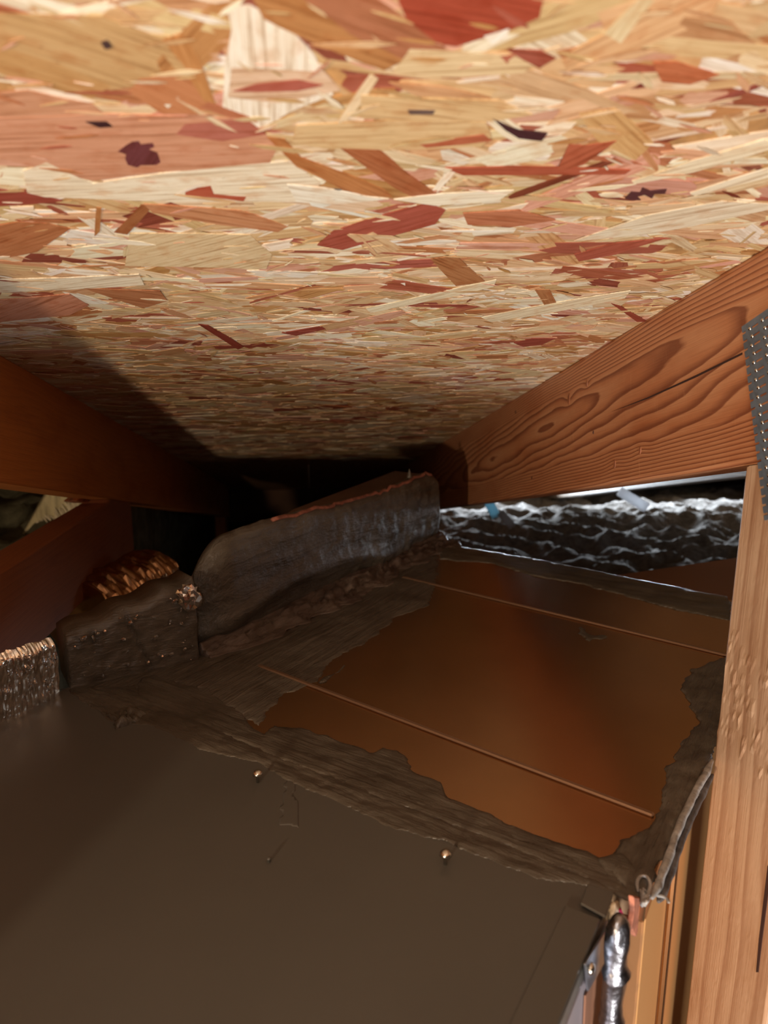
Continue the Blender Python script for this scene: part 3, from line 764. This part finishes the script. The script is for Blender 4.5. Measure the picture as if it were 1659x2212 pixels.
obj('side_panel', wallq(MBL + VD * 0.004, MTL - VD * 0.004, ZF, ZT - 0.0125, 0.004, nR), M_METAL, MD)
for a, b, wd in (((870, 1248), (1572, 1418), 0.0048), ((560, 1440), (1412, 1764), 0.0044)):
    a, b = onz(*a, ZT), onz(*b, ZT)
    strip(a, b, wd, ZT, 0.0022, 'standing_rib', M_RIB, MD, 0.0009)
# vertical seam on the side
sv = onwall(1452, 1850, MBR + nR * 0.001, VD)
obj('side_rib', prism([Vector((sv.x, sv.y, ZF)), Vector((sv.x, sv.y, ZF)) + VD * 0.006, Vector((sv.x, sv.y, ZF)) + VD * 0.006 + nR * 0.004, Vector((sv.x, sv.y, ZF)) + nR * 0.004], Vector((0, 0, ZT - 0.012 - ZF)), 0.001), M_METAL, MD)
# sealant on the metal sheet
joint = [(345, 1458), (420, 1480), (520, 1530), (560, 1590), (590, 1566), (650, 1572), (700, 1588), (760, 1606), (800, 1622), (822, 1612), (852, 1616), (892, 1640),
         (900, 1665), (950, 1690), (975, 1722), (1030, 1745), (1100, 1775), (1150, 1800), (1200, 1812), (1280, 1840), (1345, 1880), (1336, 1925), (1200, 1868),
         (1050, 1806), (880, 1738), (750, 1695), (590, 1630), (470, 1583), (290, 1487), (300, 1460)]
patch(joint, ZT, 0.0010, 'sealant_smear', M_MAST, MD, 0.0022, 1.2, UD, 60, 2.0, 0.010)
leftp = [(300, 1470), (440, 1440), (600, 1370), (800, 1260), (945, 1172), (950, 1205), (945, 1265), (930, 1310), (860, 1335), (800, 1385), (720, 1430), (690, 1478), (620, 1500), (560, 1575), (530, 1560), (420, 1485)]
patch(leftp, ZT, 0.0010, 'sealant_smear', M_MASTV, MD, 0.0035, 0.9, VD, 45, 3.0, 0.015)
topp = [(945, 1172), (1150, 1205), (1400, 1255), (1582, 1290), (1590, 1345), (1450, 1318), (1250, 1262), (1150, 1246), (1060, 1218), (945, 1210)]
patch(topp, ZT, 0.0016, 'sealant_smear', M_MAST, MD, 0.004, 0.9, UD, 45, 4.0, 0.012)
rightp = [(1640, 1400), (1560, 1418), (1490, 1445), (1462, 1490), (1490, 1535), (1500, 1560), (1470, 1600), (1440, 1650), (1425, 1700), (1420, 1750), (1390, 1790), (1330, 1815), (1300, 1870), (1335, 1925), (1372, 1955), (1412, 1935), (1465, 1815), (1540, 1650), (1620, 1480)]
patch(rightp, ZT, 0.0018, 'sealant_smear', M_MASTV, MD, 0.0028, 1.1, VD, 55, 6.0, 0.008)
patch([(1280, 1850), (1345, 1840), (1400, 1890), (1408, 1940), (1375, 1962), (1325, 1935)], ZT, 0.0014, 'sealant_smear', M_MAST, MD, 0.002, 0.9, UD, 55, 8.0, 0.004, rag=0.001)
patch([(300, 1462), (360, 1470), (600, 1600), (900, 1720), (1345, 1895), (1345, 1935), (1320, 1930), (1050, 1815), (860, 1745), (590, 1640), (290, 1500)], ZT + 0.0001, 0.0011, 'sealant_smear', M_MAST, MD, 0.0025, 0.9, UD, 55, 8.2, 0.004, rag=0.001)
patch([(1255, 1355), (1275, 1375), (1310, 1372), (1318, 1378), (1270, 1385), (1250, 1368)], ZT, 0.0012, 'sealant_drip', M_MAST, MD, 0.002, 0.9, UD, 55, 8.5, 0.004)
patch([(690, 1470), (745, 1435), (752, 1440), (700, 1478), (665, 1482)], ZT, 0.0012, 'sealant_drip', M_MAST, MD, 0.002, 0.9, UD, 55, 8.7, 0.004)

# ------------------------------------------------------------ sealed collar rising on the left of the metal duct
def wall_strip(name, mat, par, path, ztop, z0, th, side, disp, res=0.004, seed=0.0, stretch=(1, 1)):
    """wall solid following a path: front face displaced by disp, ztop(t) gives its upper edge"""
    P = [Vector((p[0], p[1], 0)) for p in path]
    L = [0.0]
    for i in range(len(P) - 1): L.append(L[-1] + (P[i + 1] - P[i]).length)
    n = max(4, int(L[-1] / res)); m = max(4, int((ztop(0.3) - z0) / res))
    bm = bmesh.new(); fr = []; bk_ = []
    for i in range(n + 1):
        t = L[-1] * i / n; k = 0
        while k < len(P) - 2 and L[k + 1] < t: k += 1
        f = (t - L[k]) / (L[k + 1] - L[k]); p = P[k].lerp(P[k + 1], f)
        dd = (P[k + 1] - P[k]).normalized()
        # blend direction at bends
        nn = Vector((dd.y, -dd.x, 0)) * side
        zt = ztop(i / n); rf = []; rb = []
        for j in range(m + 1):
            z = z0 + (zt - z0) * j / m
            a = disp(t, z)
            edge = max(0.0, 1 - (zt - z) / 0.010)
            pt = p + nn * (a - 0.006 * edge ** 2)
            rf.append(bm.verts.new((pt.x, pt.y, z + (0.002 * fbm(Vector((t * 60, 1, seed)), 3) if j == m else 0))))
        pb = p - nn * th
        rb = [bm.verts.new((pb.x, pb.y, z0)), bm.verts.new((pb.x, pb.y, zt - 0.004))]
        fr.append(rf); bk_.append(rb)
    for i in range(n):
        for j in range(m): bm.faces.new((fr[i][j], fr[i + 1][j], fr[i + 1][j + 1], fr[i][j + 1]))
        bm.faces.new((fr[i][m], fr[i + 1][m], bk_[i + 1][1], bk_[i][1]))
        bm.faces.new((bk_[i][1], bk_[i + 1][1], bk_[i + 1][0], bk_[i][0]))
        bm.faces.new((bk_[i][0], bk_[i + 1][0], fr[i + 1][0], fr[i][0]))
    bm.faces.new([fr[0][j] for j in range(m + 1)] + [bk_[0][1], bk_[0][0]])
    bm.faces.new([fr[n][j] for j in range(m, -1, -1)] + [bk_[n][0], bk_[n][1]])
    bmesh.ops.recalc_face_normals(bm, faces=bm.faces)
    return obj(name, bm, mat, par, True)
CO = thing('duct_collar', 'sealant-smeared insulated duct collar curving up beside the orange sheet metal', 'duct collar', (-0.02, 0.85, ZF))
W0 = Vector((-0.1, 0.70, 0)); WD = Vector((0.305, 0.40, 0)).normalized()
W1 = W0 + WD * 0.500
def zt_long(u):
    t = u * 0.5
    z = 0.607 + 0.004 * math.sin(t * 14)
    if t < 0.06: z -= 0.055 * (1 - t / 0.06) ** 2.2
    if t > 0.47: z -= 0.012 * ((t - 0.47) / 0.03) ** 1.5
    return z
def disp_long(t, z):
    st = fbm(Vector((t * 22, z * 120, 1.5)), 5); bl = fbm(Vector((t * 60, z * 60, 7)), 4)
    fold = 0.006 * math.exp(-((z - 0.512 - 0.03 * math.sin(t * 9)) / 0.012) ** 2)
    r = 0.0 if t > 0.05 else -0.030 * (1 - t / 0.05) ** 2
    return 0.006 * math.sin((z - 0.5) / 0.1 * 3.1) + 0.0011 * st + 0.0006 * bl * (0.4 + 2.0 * min(1, t / 0.4)) + fold + r
wall_strip('sealed_face', M_MASTV, CO, [W0, W1], zt_long, 0.501, 0.02, 1, disp_long, 0.003, 2.0)
# wrinkled fillet where the collar meets the sheet
def fillet(a, b, wid, name, mat, par, h, seed, amp):
    d = (b - a).normalized(); n = Vector((d.y, -d.x, 0)); L = (b - a).length
    bm = bmesh.new(); rows = []
    nn_, mm = int(L / 0.003), 14
    for i in range(nn_ + 1):
        t = L * i / nn_; row = []
        wv = wid * (0.75 + 0.45 * fbm(Vector((t * 16, seed, 0)), 3)) * min(1, 0.35 + t / 0.12)
        for j in range(mm + 1):
            f = j / mm
            hh = h * (1 - f) ** 1.6 + amp * fbm(Vector((t * 26 + f * 9, f * 16 + t * 6, seed)), 5) * math.sin(math.pi * min(1, f * 1.05) if f < 0.95 else 0)
            p = a + d * t + n * (wv * f - 0.001)
            row.append(bm.verts.new((p.x, p.y, ZT + 0.0012 + max(0.0, hh))))
        rows.append(row)
    for i in range(nn_):
        for j in range(mm): bm.faces.new((rows[i][j], rows[i + 1][j], rows[i + 1][j + 1], rows[i][j + 1]))
    for e in [e for e in bm.edges if len(e.link_faces) == 1]:
        p, q = e.verts
        c = bm.verts.new((q.co.x, q.co.y, ZT + 0.0004)); dd = bm.verts.new((p.co.x, p.co.y, ZT + 0.0004)); bm.faces.new((p, q, c, dd))
    bmesh.ops.recalc_face_normals(bm, faces=bm.faces)
    return obj(name, bm, mat, par, True)
fillet(Vector((W0.x, W0.y, 0)) + WD * 0.0, Vector((W1.x, W1.y, 0)) + WD * 0.01, 0.055, 'wrinkled_tape', mat_mastic('wrinkled_tape_sealant', lin((100, 88, 80)), lin((74, 60, 54)), 0.45, VANG, 0.6), CO, 0.012, 3.0, 0.012)
# reddish torn facing along the top edge
def ribbon(pts, wid, name, mat, par, seed=0, amp=0.002):
    bm = bmesh.new(); rows = []
    for i in range(len(pts) - 1):
        for k in range(6):
            p = pts[i].lerp(pts[i + 1], k / 6); d = (pts[i + 1] - pts[i]).normalized()
            n = Vector((-d.y, d.x, 0)).normalized()
            w_ = wid * (0.7 + 0.6 * abs(noise.noise(p * 90 + Vector((seed, 0, 0)))))
            o1 = Vector([amp * noise.noise(p * 150 + Vector((seed, c * 7, c))) for c in range(3)])
            rows.append([bm.verts.new(p + n * w_ + o1), bm.verts.new(p + Vector((0, 0, 0.003)) + o1), bm.verts.new(p - n * w_ * 0.6 + o1), bm.verts.new(p - Vector((0, 0, 0.002)) + o1)])
    for i in range(len(rows) - 1):
        for j in range(4): bm.faces.new((rows[i][j], rows[i + 1][j], rows[i + 1][(j + 1) % 4], rows[i][(j + 1) % 4]))
    bm.faces.new(rows[0]); bm.faces.new(rows[-1][::-1])
    bmesh.ops.recalc_face_normals(bm, faces=bm.faces)
    return obj(name, bm, mat, par, True)
tp = [W0 + WD * t + Vector((0, 0, zt_long(t / 0.5) - 0.002)) + Vector((-WD.y, WD.x, 0)) * 0.004 for t in (0.12, 0.18, 0.24, 0.30, 0.36, 0.42, 0.47, 0.49)]
ribbon(tp, 0.005, 'torn_facing', mat_plain('red_brown_facing', lin((150, 92, 74)), 0.7, 0, 120, 0.5), CO, 3, 0.004)['label'] = 'torn reddish-brown facing edge'
cover = [W0 + WD * 0.12, W1 - WD * 0.008, W1 - WD * 0.008 + Vector((-WD.y, WD.x, 0)) * 0.060, W0 + WD * 0.20 + Vector((-WD.y, WD.x, 0)) * 0.030]
cover = [p + Vector((-WD.y, WD.x, 0)) * 0.010 for p in cover]
obj('inner_board', prism([Vector((p.x, p.y, 0.501)) for p in cover], Vector((0, 0, 0.101)), 0.002), M_DARK, CO)
tuft = W1 + Vector((-0.035, -0.03, 0.607)) 
bm = bmesh.new(); bmesh.ops.create_cone(bm, segments=7, radius1=0.004, radius2=0.0004, depth=0.012)
for v in bm.verts: v.co += onwall(884, 1022, W0, WD) + Vector((0, 0, 0.0))
obj('sealant_peak', bm, M_MAST, CO, True)
# short face B towards the big box, then crinkled foil running on to the left
B1 = Vector((-0.204, 0.640, 0)); B2 = Vector((-0.100, 0.690, 0))
def zt_b(u): return 0.549 + 0.032 * u + 0.002 * math.sin(u * 19)
def disp_b(t, z):
    r = 0.0016 * fbm(Vector((t * 60, z * 60, 21)), 5) + 0.0007 * fbm(Vector((t * 160, z * 30, 4)), 3)
    cr = -0.003 * math.exp(-((t - 0.060 + (z - 0.53) * 0.35) / 0.0016) ** 2)
    return r + cr
wall_strip('sealed_face', mat_mastic('lumpy_sealant', lin((104, 97, 87)), lin((74, 66, 56)), 0.34, 0.3, 0.6), CO, [B1, B2], zt_b, 0.4985, 0.05, 1, disp_b, 0.0022, 5.0)
FB = Vector((-0.259, 0.563, 0))
def disp_f(t, z):
    return 0.0050 * abs(noise.noise(Vector((t * 190 + z * 20, z * 22, 3)))) + 0.0022 * abs(noise.noise(Vector((t * 420, z * 60, 13)))) + 0.0012 * noise.noise(Vector((t * 60, z * 110, 9)))
fo = wall_strip('foil_jacket', M_FOIL, CO, [FB, B1 - (B1 - FB).normalized() * 0.012], lambda u: 0.556 - 0.004 * u, 0.4985, 0.010, 1, disp_f, 0.0012, 8.0)
for p in fo.data.polygons: p.use_smooth = False
fo['label'] = 'crinkled shiny foil jacket'
# sealed corner strip between foil and face
ribbon([B1 + Vector((-0.008, -0.010, z)) for z in (0.499, 0.512, 0.525, 0.538, 0.548)], 0.006, 'sealant_corner', M_MAST, CO, 5, 0.002)
# small crumpled foil glint at the bend
bm = bmesh.new(); bmesh.ops.create_icosphere(bm, subdivisions=3, radius=1)
gc = onz(402, 1300, 0.572)
for v in bm.verts:
    n_ = v.co.copy(); v.co = Vector((n_.x * 0.010, n_.y * 0.006, n_.z * 0.012)) * (1 + 0.5 * noise.noise(n_ * 2.7)) + Vector((-0.104, 0.680, 0.566))
obj('foil_scrap', bm, M_FOIL, CO)
fb = bmesh.new()
for i in range(46):                                   # flecks of foil caught in the sealant of the short face
    t = random.random(); z = 0.503 + random.random() ** 1.3 * (zt_b(t) - 0.508)
    if random.random() < 0.4: z = zt_b(t) - 0.006 - random.random() * 0.008
    c = B1.lerp(B2, t); nn = Vector(((B2 - B1).y, -(B2 - B1).x, 0)).normalized()
    c = Vector((c.x, c.y, z)) + nn * 0.0022
    rr = random.uniform(0.0006, 0.0020)
    m4 = Matrix.Translation(c) @ Matrix.Rotation(random.uniform(0, 3), 4, nn) @ Matrix.Diagonal((rr * random.uniform(1, 2.5), rr, rr, 1))
    bmesh.ops.create_icosphere(fb, subdivisions=1, radius=1, matrix=m4)
o = obj('foil_flecks', fb, M_FOIL, CO); o['kind'] = 'stuff'

# ------------------------------------------------------------ foil-taped joint at the near right corner
FT = thing('foil_tape_joint', 'shiny wrinkled foil-taped seam at the corner of both ducts', 'foil tape', (R.x + 0.01, R.y - 0.005, 0.0))
fc0 = onwall(1334, 1975, R + nR * 0.010, VD)
bm = bmesh.new(); rows = []
nseg = 150; zt_ = fc0.z; 
for i in range(nseg + 1):
    z = zt_ - zt_ * i / nseg
    row = []
    cc = Vector((fc0.x, fc0.y, z))
    puff = 1 + 0.30 * noise.noise(Vector((3, 0, z * 55))) + 0.30 * max(0.0, math.sin(z * 210 + 1.2)) ** 14
    top_f = min(1.0, 0.35 + (zt_ - z) / 0.012)
    for k in range(22):
        a = 2 * math.pi * k / 22
        rr = 0.0057 * puff * top_f * (1 + 0.22 * noise.noise(Vector((math.cos(a) * 1.3, math.sin(a) * 1.3, z * 70))))
        p = cc + VD * math.cos(a) * rr * 1.15 + nR * math.sin(a) * rr * 1.0 + nR * 0.001
        row.append(bm.verts.new(p))
    rows.append(row)
for i in range(nseg):
    for k in range(22): bm.faces.new((rows[i][k], rows[i][(k + 1) % 22], rows[i + 1][(k + 1) % 22], rows[i + 1][k]))
bm.faces.new(rows[0]); bm.faces.new(rows[-1][::-1])
bmesh.ops.recalc_face_normals(bm, faces=bm.faces)
obj('tape_wrap', bm, mat_plain('grey_foil_tape', lin((150, 150, 156)), 0.3, 1.0, 160, 0.5, 0.6, 0.0015), FT, True)
# pale stub end and reddish fibre above it
bm = bmesh.new(); bmesh.ops.create_icosphere(bm, subdivisions=3, radius=1)
sc_ = onwall(1326, 1972, R + nR * 0.004, VD)
for v in bm.verts:
    n_ = v.co.copy(); v.co = Vector((n_.x * 0.0042, n_.y * 0.004, n_.z * 0.007)) * (1 + 0.3 * noise.noise(n_ * 2.0)) + sc_
obj('tape_end', bm, mat_plain('tan_tape_core', lin((170, 150, 124)), 0.5, 0, 200, 0.3), FT, True)
rf = [onwall(x, y, R + nR * 0.012, VD) for x, y in ((1356, 1932), (1376, 1936), (1378, 1965), (1370, 2000), (1362, 2020), (1352, 2000), (1358, 1965))]
obj('fibre_edge', prism(rf, nR * 0.003, 0.0006), mat_plain('pinkish_fibre', lin((186, 116, 90)), 0.85, 0, 160, 0.6), FT)['label'] = 'pinkish torn fibre edge'
mg = [onwall(x, y, R + nR * 0.008, VD) for x, y in ((1338, 1962), (1342, 1972), (1346, 1990), (1354, 2012), (1352, 2014), (1344, 1992), (1339, 1976), (1336, 1965))]
obj('red_thread', prism(mg, nR * 0.001), mat_plain('magenta_thread', lin((190, 40, 90)), 0.5), FT)

# dusty jacket cord along the right edge
CD = [(1533, 1640), (1520, 1665), (1500, 1700), (1478, 1745), (1455, 1795), (1440, 1840), (1425, 1880), (1412, 1915), (1400, 1938)]
JC = thing('dusty_foil_edge', 'dusty grey torn jacket edge running down the duct rim behind the stud', 'jacket edge', onz(1440, 1840, ZT))
def tube(pts, rad, name, mat, par, seed=0, amp=0.3, nseg=9, sub=8):
    P = []
    for i in range(len(pts) - 1):
        p0 = pts[max(0, i - 1)]; p1 = pts[i]; p2 = pts[i + 1]; p3 = pts[min(len(pts) - 1, i + 2)]
        for k in range(sub):
            t = k / sub
            P.append(0.5 * ((2 * p1) + (p2 - p0) * t + (2 * p0 - 5 * p1 + 4 * p2 - p3) * t * t + (3 * p1 - p0 - 3 * p2 + p3) * t ** 3))
    P.append(pts[-1])
    bm = bmesh.new(); rows = []
    for i, p in enumerate(P):
        d = (P[min(i + 1, len(P) - 1)] - P[max(i - 1, 0)]).normalized()
        n = d.cross(Vector((0, 0, 1)))
        n = n.normalized() if n.length > 1e-3 else Vector((1, 0, 0)); b = d.cross(n)
        f = i / (len(P) - 1); r = rad * (min(1, 0.35 + 6 * min(f, 1 - f)))
        rows.append([bm.verts.new(p + (n * math.cos(a) + b * math.sin(a)) * r * (1 + amp * noise.noise(p * 110 + Vector((a * 0.8, seed, 0))))) for a in [2 * math.pi * k / nseg for k in range(nseg)]])
    for i in range(len(rows) - 1):
        for k in range(nseg): bm.faces.new((rows[i][k], rows[i][(k + 1) % nseg], rows[i + 1][(k + 1) % nseg], rows[i + 1][k]))
    bm.faces.new(rows[0][::-1]); bm.faces.new(rows[-1])
    bmesh.ops.recalc_face_normals(bm, faces=bm.faces)
    return obj(name, bm, mat, par, True)
tube([onz(x, y, ZT + 0.0025) + nR * 0.002 for x, y in CD], 0.0024, 'jacket_cord', M_DUST, JC, 1, 0.3)
tube([onz(x + 10, y + 6, ZT - 0.004) + nR * 0.003 for x, y in CD[1:]], 0.0024, 'jacket_fold', mat_plain('dark_dusty_jacket', lin((92, 86, 84)), 0.85, 0, 120, 0.5, 0.6, 0.002), JC, 4, 0.35)
tube([onz(x, y, ZT + 0.003) for x, y in ((1378, 1925), (1376, 1905), (1385, 1893), (1398, 1895), (1405, 1912), (1398, 1935), (1388, 1955))], 0.0011, 'loose_curl', M_DUST, JC, 6, 0.4)
for i in range(7):
    q = [onz(1392 + random.uniform(-10, 14), 1930 + random.uniform(-12, 28), ZT + random.uniform(0, 0.006)) for _ in range(4)]
    tube(q, 0.0009, 'loose_fibre', M_DUST, JC, i, 0.4, 6, 5)
tube([onz(x, y, ZT + 0.001) + nR * 0.004 for x, y in ((1400, 1928), (1415, 1930), (1425, 1936), (1428, 1945))], 0.0009, 'loose_fibre', M_DUST, JC, 9, 0.4, 6, 5)
# dark fold of jacket under the cord
dj = [(1535, 1600), (1530, 1660), (1490, 1735), (1455, 1830), (1420, 1925), (1385, 1900), (1400, 1850), (1440, 1780), (1490, 1700)]
0 and patch(dj, ZT + 0.0015, 0.002, 'jacket_smear', mat_mastic('dark_jacket_sealant', lin((92, 84, 74)), lin((64, 56, 48)), 0.4, VANG, 0.7), JC, 0.0024, 1.4, VD, 80, 11.0, 0.006)
# tuft of white fluff behind the stud edge
bm = bmesh.new(); bmesh.ops.create_icosphere(bm, subdivisions=3, radius=1)
tc_ = onx(1522, 1734, XR + 0.012)
for v in bm.verts:
    n_ = v.co.copy(); v.co = Vector((n_.x * 0.003, n_.y * 0.003, n_.z * 0.0055)) * (1 + 0.9 * noise.noise(n_ * 3.1)) + Vector((XR + 0.008, yb + 0.0015, tc_.z))
tag(obj('fluff_tuft', bm, mat_plain('white_fluff', lin((200, 200, 205)), 0.9), None), 'small white fluff caught on the far edge of the pale stud', 'fluff')

# ------------------------------------------------------------ branch duct beyond, dark
bd = [Vector((0.52, 0.815, 0)), Vector((0.86, 0.86, 0)), Vector((0.74, 1.06, 0)), Vector((0.30, 0.99, 0))]
bd = [onz(x, y, 0.485) for x, y in ((1575, 1305), (1700, 1310), (1700, 1195), (1590, 1204), (1290, 1247), (1330, 1256))]
bd = [Vector((p.x, p.y, 0)) for p in bd]
BR = thing('branch_duct', 'dark brown duct top beyond the orange metal, beside the stud', 'duct', (0.6, 0.92, 0))
obj('duct_body', prism(bd, Vector((0, 0, 0.485)), 0.002), mat_plain('brown_branch_sheet', lin((120, 76, 46)), 0.4, 0.3), BR)

# ------------------------------------------------------------ insulation beyond (right) and left
def mound(name, x0, x1, y0, y1, zf, amp, res, label, cat, mat, seed):
    bm = bmesh.new(); nx = int((x1 - x0) / res); ny = int((y1 - y0) / res); V = []
    for i in range(nx + 1):
        row = []
        for j in range(ny + 1):
            x = x0 + (x1 - x0) * i / nx; y = y0 + (y1 - y0) * j / ny
            p = Vector((x * 4.6, y * 4.6, seed))
            r1 = 1 - 2 * abs(noise.noise(p * 1.3 + Vector((0, 0, 3)))); r2 = 1 - 2 * abs(noise.noise(p * 3.1)); r3 = fbm(p * 4.5, 4)
            z = zf(x, y) + amp * (0.9 * r1 + 0.45 * r2 + 0.30 * r3)
            z = min(z, EYE.z + (QR - y * math.sin(SL)) / math.cos(SL) - 0.03)
            row.append(bm.verts.new((x, y, z)))
        V.append(row)
    for i in range(nx):
        for j in range(ny): bm.faces.new((V[i][j], V[i + 1][j], V[i + 1][j + 1], V[i][j + 1]))
    for e in [e for e in bm.edges if len(e.link_faces) == 1]:
        a, b = e.verts
        c = bm.verts.new((b.co.x, b.co.y, 0.0)); d = bm.verts.new((a.co.x, a.co.y, 0.0)); bm.faces.new((a, b, c, d))
    bmesh.ops.recalc_face_normals(bm, faces=bm.faces)
    return tag(obj(name, bm, mat, None, True), label, cat, None, 'stuff')
mound('loose_insulation', 0.34, 2.6, 1.25, 3.2, lambda x, y: 0.235 - 0.10 * max(0, y - 2.15), 0.036, 0.011, 'grey lumpy loose insulation beyond the metal duct, edges lit by daylight', 'insulation', M_INS, 4.0)
mound('loose_insulation', -2.2, -0.36, 0.3, 3.2, lambda x, y: 0.36 + 0.06 * max(0, min(1.3, y - 0.6)), 0.035, 0.02, 'dim grey-green insulation behind the left truss', 'insulation', mat_plain('green_grey_insulation', lin((108, 104, 82)), 0.95, 0, 30, 0.5, 0.6, 0.01, spec=0.1), 9.0)
# bright fibrous batt scrap behind the left truss
bt = [(100, 1150), (65, 1145), (95, 1090), (112, 1060), (150, 1058), (190, 1066), (170, 1090), (130, 1120)]
YB = 1.52
pts = [ony(x, y, YB) for x, y in ((45, 1160), (75, 1110), (108, 1052), (215, 1062), (150, 1110), (100, 1150))]
BT = thing('fibreglass_batt', 'pale yellow fibrous batt scrap lit in the gap left of the rafter', 'insulation', (pts[0].x, YB + 0.02, 0.36))
bm = prism(pts, Vector((-0.02, 0.05, -0.01)), 0.003)
obj('batt_body', setuv(bm, (0.3, 0, 1)), mat_plain('pale_fibre', lin((196, 182, 140)), 0.85, 0, 70, 0.5, 0.6, 0.003, stretch=(1, 1, 0.2)), BT)
fib = bmesh.new()
for i in range(150):
    u = random.random(); v = random.random()
    x = 70 + 90 * v + 40 * u * (v > 0.3); y = 1140 - 78 * v + random.uniform(-6, 6)
    a = ony(x, y, YB - 0.004); b = ony(x + random.uniform(8, 16), y + random.uniform(12, 26), YB - random.uniform(0.01, 0.02))
    n_ = Vector((0.0007, 0, 0.0003))
    v4 = [fib.verts.new(a - n_), fib.verts.new(a + n_), fib.verts.new(b + n_), fib.verts.new(b - n_)]
    v4b = [fib.verts.new(q.co + Vector((0, 0.0008, 0))) for q in v4]
    fib.faces.new(v4); fib.faces.new(v4b[::-1])
    for k in range(4): fib.faces.new((v4[k], v4b[k], v4b[(k + 1) % 4], v4[(k + 1) % 4]))
o = obj('batt_fibres', fib, mat_plain('pale_fibre_strand', lin((214, 202, 170)), 0.6), BT); o['kind'] = 'stuff'

# brown foil wrap of a duct behind the collar
FW_ = thing('foil_wrapped_duct', 'brown reflecting foil-wrapped duct between the left web and the collar', 'duct', (-0.19, 1.0, 0.0))
bm = bmesh.new(); rows = []
wc0, wc1 = ony(150, 1350, 0.90), ony(315, 1262, 1.04)
ax = (wc1 - wc0).normalized(); sd = ax.cross(Vector((0, 0, 1))).normalized(); upv = sd.cross(ax)
for i in range(91):
    p = wc0.lerp(wc1, i / 90)
    row = []
    for k in range(48):
        a = 2 * math.pi * k / 48
        rr = 0.055 * (1 + 0.05 * abs(math.sin(i * 0.55 + a * 2.0 + noise.noise(p * 40) * 3)) + 0.10 * noise.noise(Vector((math.cos(a) * 3, math.sin(a) * 3, i * 0.22))))
        row.append(bm.verts.new(p + (sd * math.cos(a) + upv * math.sin(a)) * rr + Vector((0, 0.05, -0.02))))
    rows.append(row)
for i in range(90):
    for k in range(48): bm.faces.new((rows[i][k], rows[i][(k + 1) % 48], rows[i + 1][(k + 1) % 48], rows[i + 1][k]))
bm.faces.new(rows[0]); bm.faces.new(rows[-1][::-1])
bmesh.ops.recalc_face_normals(bm, faces=bm.faces)
obj('foil_wrap', bm, M_COPP, FW_)
obj('duct_support', box((-0.18, 1.05, 0.19), 0.09, 0.04, 0.38, 0.3, 0.002), M_FIRD, FW_)

# ------------------------------------------------------------ white and grey strips at the eave
def strip3(a, b, wpx, Y, name, label, mat, thick=0.012):
    a3, b3 = ony(*a, Y), ony(*b, Y - 0.05)
    d = (b3 - a3).normalized(); n = d.cross(FW).normalized() * (wpx / F_PX * Y / 2)
    lo = b3
    return tag(obj(name, setuv(prism([a3 - n, a3 + n, lo + n, lo - n], Vector((0.004, thick, 0)), 0.001), d), mat), label, 'strip')
strip3((1338, 1062), (1398, 1098), 22, 1.85, 'baffle_strip', 'white slanting strip in the bright gap near the stud', M_WHITE)
strip3((1052, 1080), (1072, 1118), 20, 1.85, 'baffle_strip', 'pale blue short strip in the bright gap by the collar end', mat_foam('pale_blue_foam', lin((170, 212, 226))))
strip3((1080, 1108), (1108, 1140), 16, 1.75, 'baffle_strip', 'grey strip leaning in the insulation below the pale blue one', mat_foam('grey_foam', lin((150, 146, 144))))

# shiny nail points in the dark past the collar
def nail(x, y, Y, label):
    p = ony(x, y, Y)
    z1 = EYE.z + (QR - p.y * math.sin(SL)) / math.cos(SL)
    bm = bmesh.new()
    L = max(0.012, 0.0)
    bmesh.ops.create_cone(bm, segments=10, radius1=0.0004, radius2=0.0018, depth=z1 - p.z + 0.004)
    for v in bm.verts: v.co += Vector((p.x, p.y, (z1 + p.z) / 2))
    return tag(obj('roofing_nail', bm, M_STEEL, None, True), label, 'nail')
nail(668, 1057, 2.05, 'shiny nail point coming through the roof in the dark above the collar')
